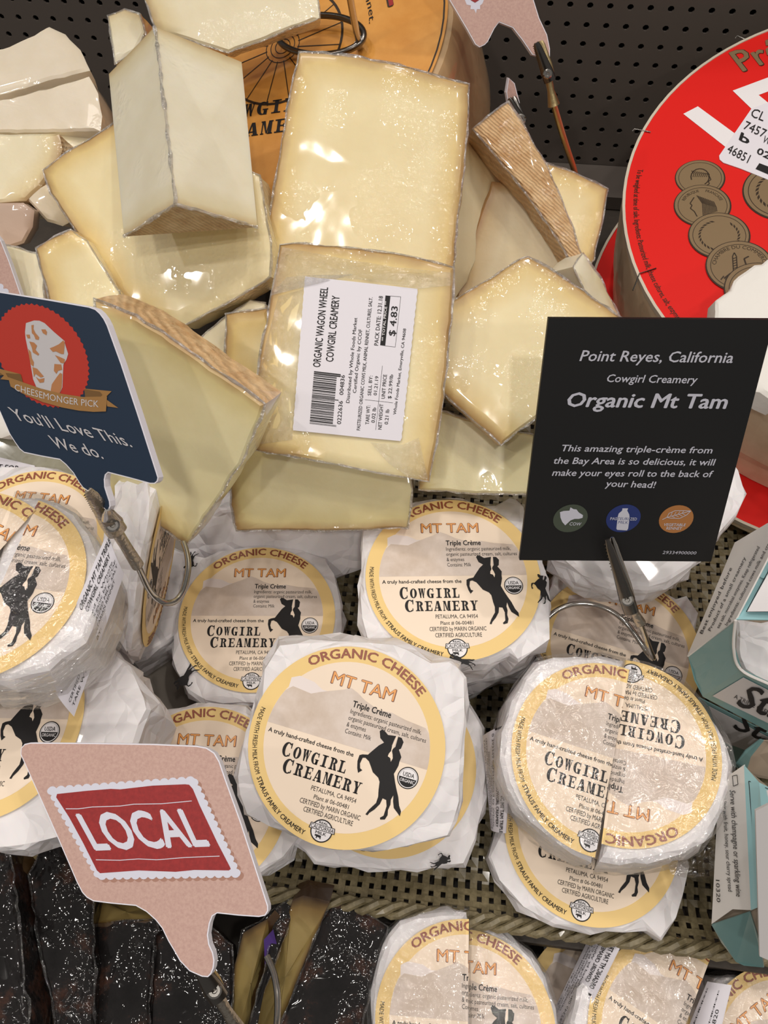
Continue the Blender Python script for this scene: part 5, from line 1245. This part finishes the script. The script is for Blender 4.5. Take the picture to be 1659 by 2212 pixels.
def wr(A):
    def t(s, x0, y0, x1, y1, cap, bold=.01, m=INK, h=H1):   # text climbing the label: from (x0,y0) up to (x1,y1); caps grow to the left
        dx, dy = x1-x0, y1-y0; L = math.hypot(dx, dy); ux_, uy_ = dy/L*cap, -dx/L*cap
        A.text('lettering', s, 0, 1, 0, 1, m, h, bold, 0, lambda u, v: m3(x0+dx*u+ux_*v, y0+dy*u+uy_*v))
    t('ORGANIC WAGON WHEEL', 385, 970, 455, 258, 66, .02); t('COWGIRL CREAMERY', 500, 922, 558, 335, 66, .02)
    t('Distributed by Whole Foods Market', 645, 1288, 715, 528, 30); t('Certified Organic by CCOF', 705, 1200, 760, 632, 30)
    t('PASTEURIZED ORGANIC COWS MILK, ANIMAL RENNET, CULTURES, SALT.', 740, 1532, 852, 345, 30)
    t('TARE WT:', 820, 1480, 832, 1310, 32); t('0.02 lb', 872, 1465, 884, 1330, 32); t('SELL BY:', 838, 1222, 852, 1045, 30); t('01.21.19', 890, 1220, 906, 1050, 30)
    t('NET WEIGHT', 932, 1525, 948, 1298, 32); t('0.21 lb', 990, 1480, 1002, 1345, 32); t('UNIT PRICE', 962, 1250, 980, 1035, 32); t('$ 22.99/lb', 1018, 1250, 1036, 1035, 30)
    t('Whole Foods Market, Emeryville, CA 94608', 1062, 1392, 1152, 625, 26); t('PACK DATE: 12.31.18', 902, 775, 945, 335, 36)
    t('0222636   004836', 570, 1478, 605, 1040, 36)
    t('$ 4.83', 1052, 690, 1078, 428, 56, .02)
    A.line('lettering', [m3(880,1528), m3(940,955)], .7, INK, H1); A.line('lettering', [m3(782,1258), m3(1035,1286)], .7, INK, H1)
    A.poly('lettering', [m3(920,772), m3(965,778), m3(1012,332), m3(968,328)], INK, H1)
    t('** TOTAL PRICE **', 955, 735, 985, 380, 22, .015, WHITE, H1*2)
    A.line('lettering', [m3(965,778), m3(1055,788), m3(1104,340), m3(1012,332)], .7, INK, H1)
    rnd = random.Random(4); y = 0
    bars = []
    while y < 1:
        w_ = rnd.choice([.008,.008,.016,.024]); bars.append((y, w_)); y += w_+rnd.choice([.008,.010,.018])
    for i, (y, w_) in enumerate(bars):
        a = (290+y*40, 1472-y*468); ln_ = 238 if (i in (0,1,len(bars)-1,len(bars)-2) or abs(y-.5) < .02) else 205
        A.poly('barcode', [m3(a[0], a[1]), m3(a[0]+w_*40, a[1]-w_*468), m3(a[0]+ln_+w_*40, a[1]-w_*468+ln_*.115), m3(a[0]+ln_, a[1]+ln_*.115)], INK, H1)
pricelabel(TL[0], TLP, outl, .0012, wr)
# crinkled gathers of film around that label
def filmpatch(root, pl, out, seed, lift=.0016, amp=.0014, m=None):
    P = ccw([pl.at(*q) for q in out], pl.n); c = sum(P, Vector())/len(P); Q, _ = resample(P, .003); V = []; Fc = []; N = len(Q)
    for f in (0,.15,.3,.45,.6,.75,.9):
        for q in Q:
            p = q.lerp(c, f); V.append(p+pl.n*(lift+amp*(noise.noise(p*420+Vector((seed,0,0)))+.6*noise.noise(p*900))*(1 if f > 0 else .3)))
    for k in range(6):
        for i in range(N): j = (i+1) % N; Fc.append((k*N+i, k*N+j, (k+1)*N+j, (k+1)*N+i))
    V.append(c+pl.n*lift)
    for i in range(N): Fc.append((6*N+i, 6*N+(i+1) % N, 7*N))
    return mk('plastic_film', V, Fc, m or FILM_PATCH, root)
FILM_PATCH = film('bunched_cling_film', .16, 300, 1.0, rough=.1, milk=.06)
filmpatch(TL[0], TLP, [(612,535),(700,552),(850,578),(975,590),(975,618),(905,625),(780,605),(662,596),(620,600),(585,640)], 1)
filmpatch(TL[0], TLP, [(568,770),(602,640),(655,625),(648,740),(638,860),(632,950),(560,960),(548,900)], 2, .0006)
filmpatch(TL[0], TLP, [(800,955),(870,960),(905,945),(925,1035),(880,1028),(840,1000)], 3)

# =================================================================== bits at the left under the blue sign
W('cheese_pack', 'dull film-wrapped pack with a printed white strip, behind the round under the blue sign', [(-80,925),(0,930),(60,950),(150,985),(205,1040),(190,1075),(60,1090),(-80,1090)], 'c', (80,1000), .42, 25, 0, .02, mat=plain('greyish_film_pack', (150,146,124), .3, coat=.6, bump=.5, bs=120), group=None, pasteName='pack_body')
pk = [o for o in bpy.data.objects if o.name.startswith('cheese_pack')][0]
pkp = Pl((80,1000), .4195, 25, 0)
pricelabel(pk, pkp, [(-80,985),(0,988),(76,1006),(80,1030),(40,1040),(0,1052),(-80,1060)], .0006, lambda A: A.text('lettering', 'BEST FOR', 0, 1, 0, 1, INK, H1, .02, 0, lambda u, v: (-30+u*70+v*4, 1012+u*6-v*11)))
W('cheese_pack', 'white-papered piece at the left edge, just left of the blue sign', [(-80,780),(0,790),(22,860),(34,935),(0,945),(-80,935)], 'c', (0,870), .40, 30, 0, .03, mat=CHALK, group=None, edgefilm=False, pasteName='pack_body')

# =================================================================== barcode labels curling off the film-wrapped halves
def curlstrip(root, quad, writes, name='price_label'):
    """quad: four (px,py,z) corners, upper-left, upper-right, lower-right, lower-left; a paper strip bent between them"""
    a, b, c, d = [PZ(*q) for q in quad]; nn = (b-a).cross(d-a).normalized()
    if nn.dot(CAM-a) < 0: nn = -nn
    K = 10; V = []; Fc = []
    def S_(u, v, h=0): p = (a.lerp(b, u)).lerp(d.lerp(c, u), v); return p+nn*(.0022*math.sin(3.14*v)+h)
    for i in range(K+1):
        for j in range(K+1): V.append(S_(j/K, i/K))
    for i in range(K):
        for j in range(K): o = i*(K+1)+j; Fc.append((o, o+1, o+K+2, o+K+1))
    N0 = len(V); V += [v-nn*.0003 for v in V[:N0]]; Fc += [tuple(i+N0 for i in f[::-1]) for f in Fc]
    f = mk(name, V, Fc, STICK, root, smooth=True)
    A = Art(); writes(A)
    for kk, (V, Fc, mi, mats) in A.parts.items(): mk(kk, [S_(v[0], v[1], .00015+v[2]) for v in V], Fc, mats, f, mi=mi)
    return f
def stripart(lines, bar, rev=False):
    def wr(A):
        for t, x0, x1, y, cap, bo in lines: A.text('lettering', t, 0, 1, 0, 1, INK, H1, bo, 0, lambda u, v: (x0+(x1-x0)*u, y-cap*v))
        x, x1, y0, y1 = bar; rnd = random.Random(9)
        while x < x1:
            w_ = rnd.choice([.006,.006,.012,.02]); A.poly('barcode', [(x,y0),(x+w_,y0),(x+w_,y1),(x,y1)], INK, H1); x += w_+rnd.choice([.007,.010,.016])
    return wr
LN = [('ORGANIC MT TAM TRIPLE', .52, 1.0, .20, .11, .02), ('COWGIRL CREAMERY', .56, .95, .36, .10, .02), ('Distributed by Whole', .35, .95, .50, .06, 0), ('Certified Organic by CCOF', .35, .98, .59, .06, 0), ('ORGANIC PASTEURIZED MILK, SALT', .2, .98, .69, .06, 0), ('CERTIFIED CULTURES, VEGETARIAN RENNET', .05, .9, .79, .06, 0), ('TARE WT:   SELL BY:', .05, .6, .91, .06, 0), ('0 293349 007131', .04, .48, .52, .07, 0)]
curlstrip(hl, [(98,1457,.313),(232,1150,.305),(268,1240,.312),(160,1548,.320)], stripart(LN, (.04,.46,.08,.42)))
curlstrip(hr, [(1215,2270,.405),(1355,2030,.388),(1286,2010,.395),(1190,2150,.412)][::-1] if False else [(1232,2260,.374),(1345,2034,.376),(1275,2020,.392),(1182,2210,.396)], stripart(LN, (.04,.46,.08,.42)))
h2 = [o for o in bpy.data.objects if o.name.startswith('halved_round')][0]
curlstrip(h2, [(1108,1560,.3585),(1092,1800,.362),(1060,1790,.383),(1042,1590,.383)], stripart(LN, (.0,.02,.08,.42)))
co = [o for o in bpy.data.objects if o.get('label','').startswith('film-wrapped round in the bottom right')][0]
curlstrip(co, [(1478,2240,.385),(1528,2120,.385),(1580,2128,.378),(1545,2270,.372)], stripart([('0 06820', .1,.6,.85,.1,0)], (.05,.9,.15,.7)))
# loose tail of film with a torn label end on the right-hand halved round
tp_ = [PZ(*q) for q in [(1450,1868,.372),(1480,1850,.368),(1530,1822,.366),(1568,1806,.366),(1578,1830,.370),(1568,1862,.374),(1560,1890,.378),(1520,1893,.380),(1478,1893,.380),(1455,1885,.378)]]
pf = Pl((1510,1860), .372, 20, 0); filmpatch(h2, pf, [(1440,1862),(1480,1845),(1530,1815),(1570,1800),(1580,1830),(1570,1862),(1562,1892),(1520,1896),(1478,1896),(1450,1888)], 8, .0, .002, FILM_SIDE)

wx = [o for o in bpy.data.objects if o.get('label','').startswith('waxed wedge with a broad')][0]
panel('purple_label', [(570,2030,.3785),(590,2008,.3785),(598,2040,.3785),(584,2075,.3785),(572,2084,.3785)], .0004, plain('purple_print', (70,40,120), .4, coat=.5), wx)
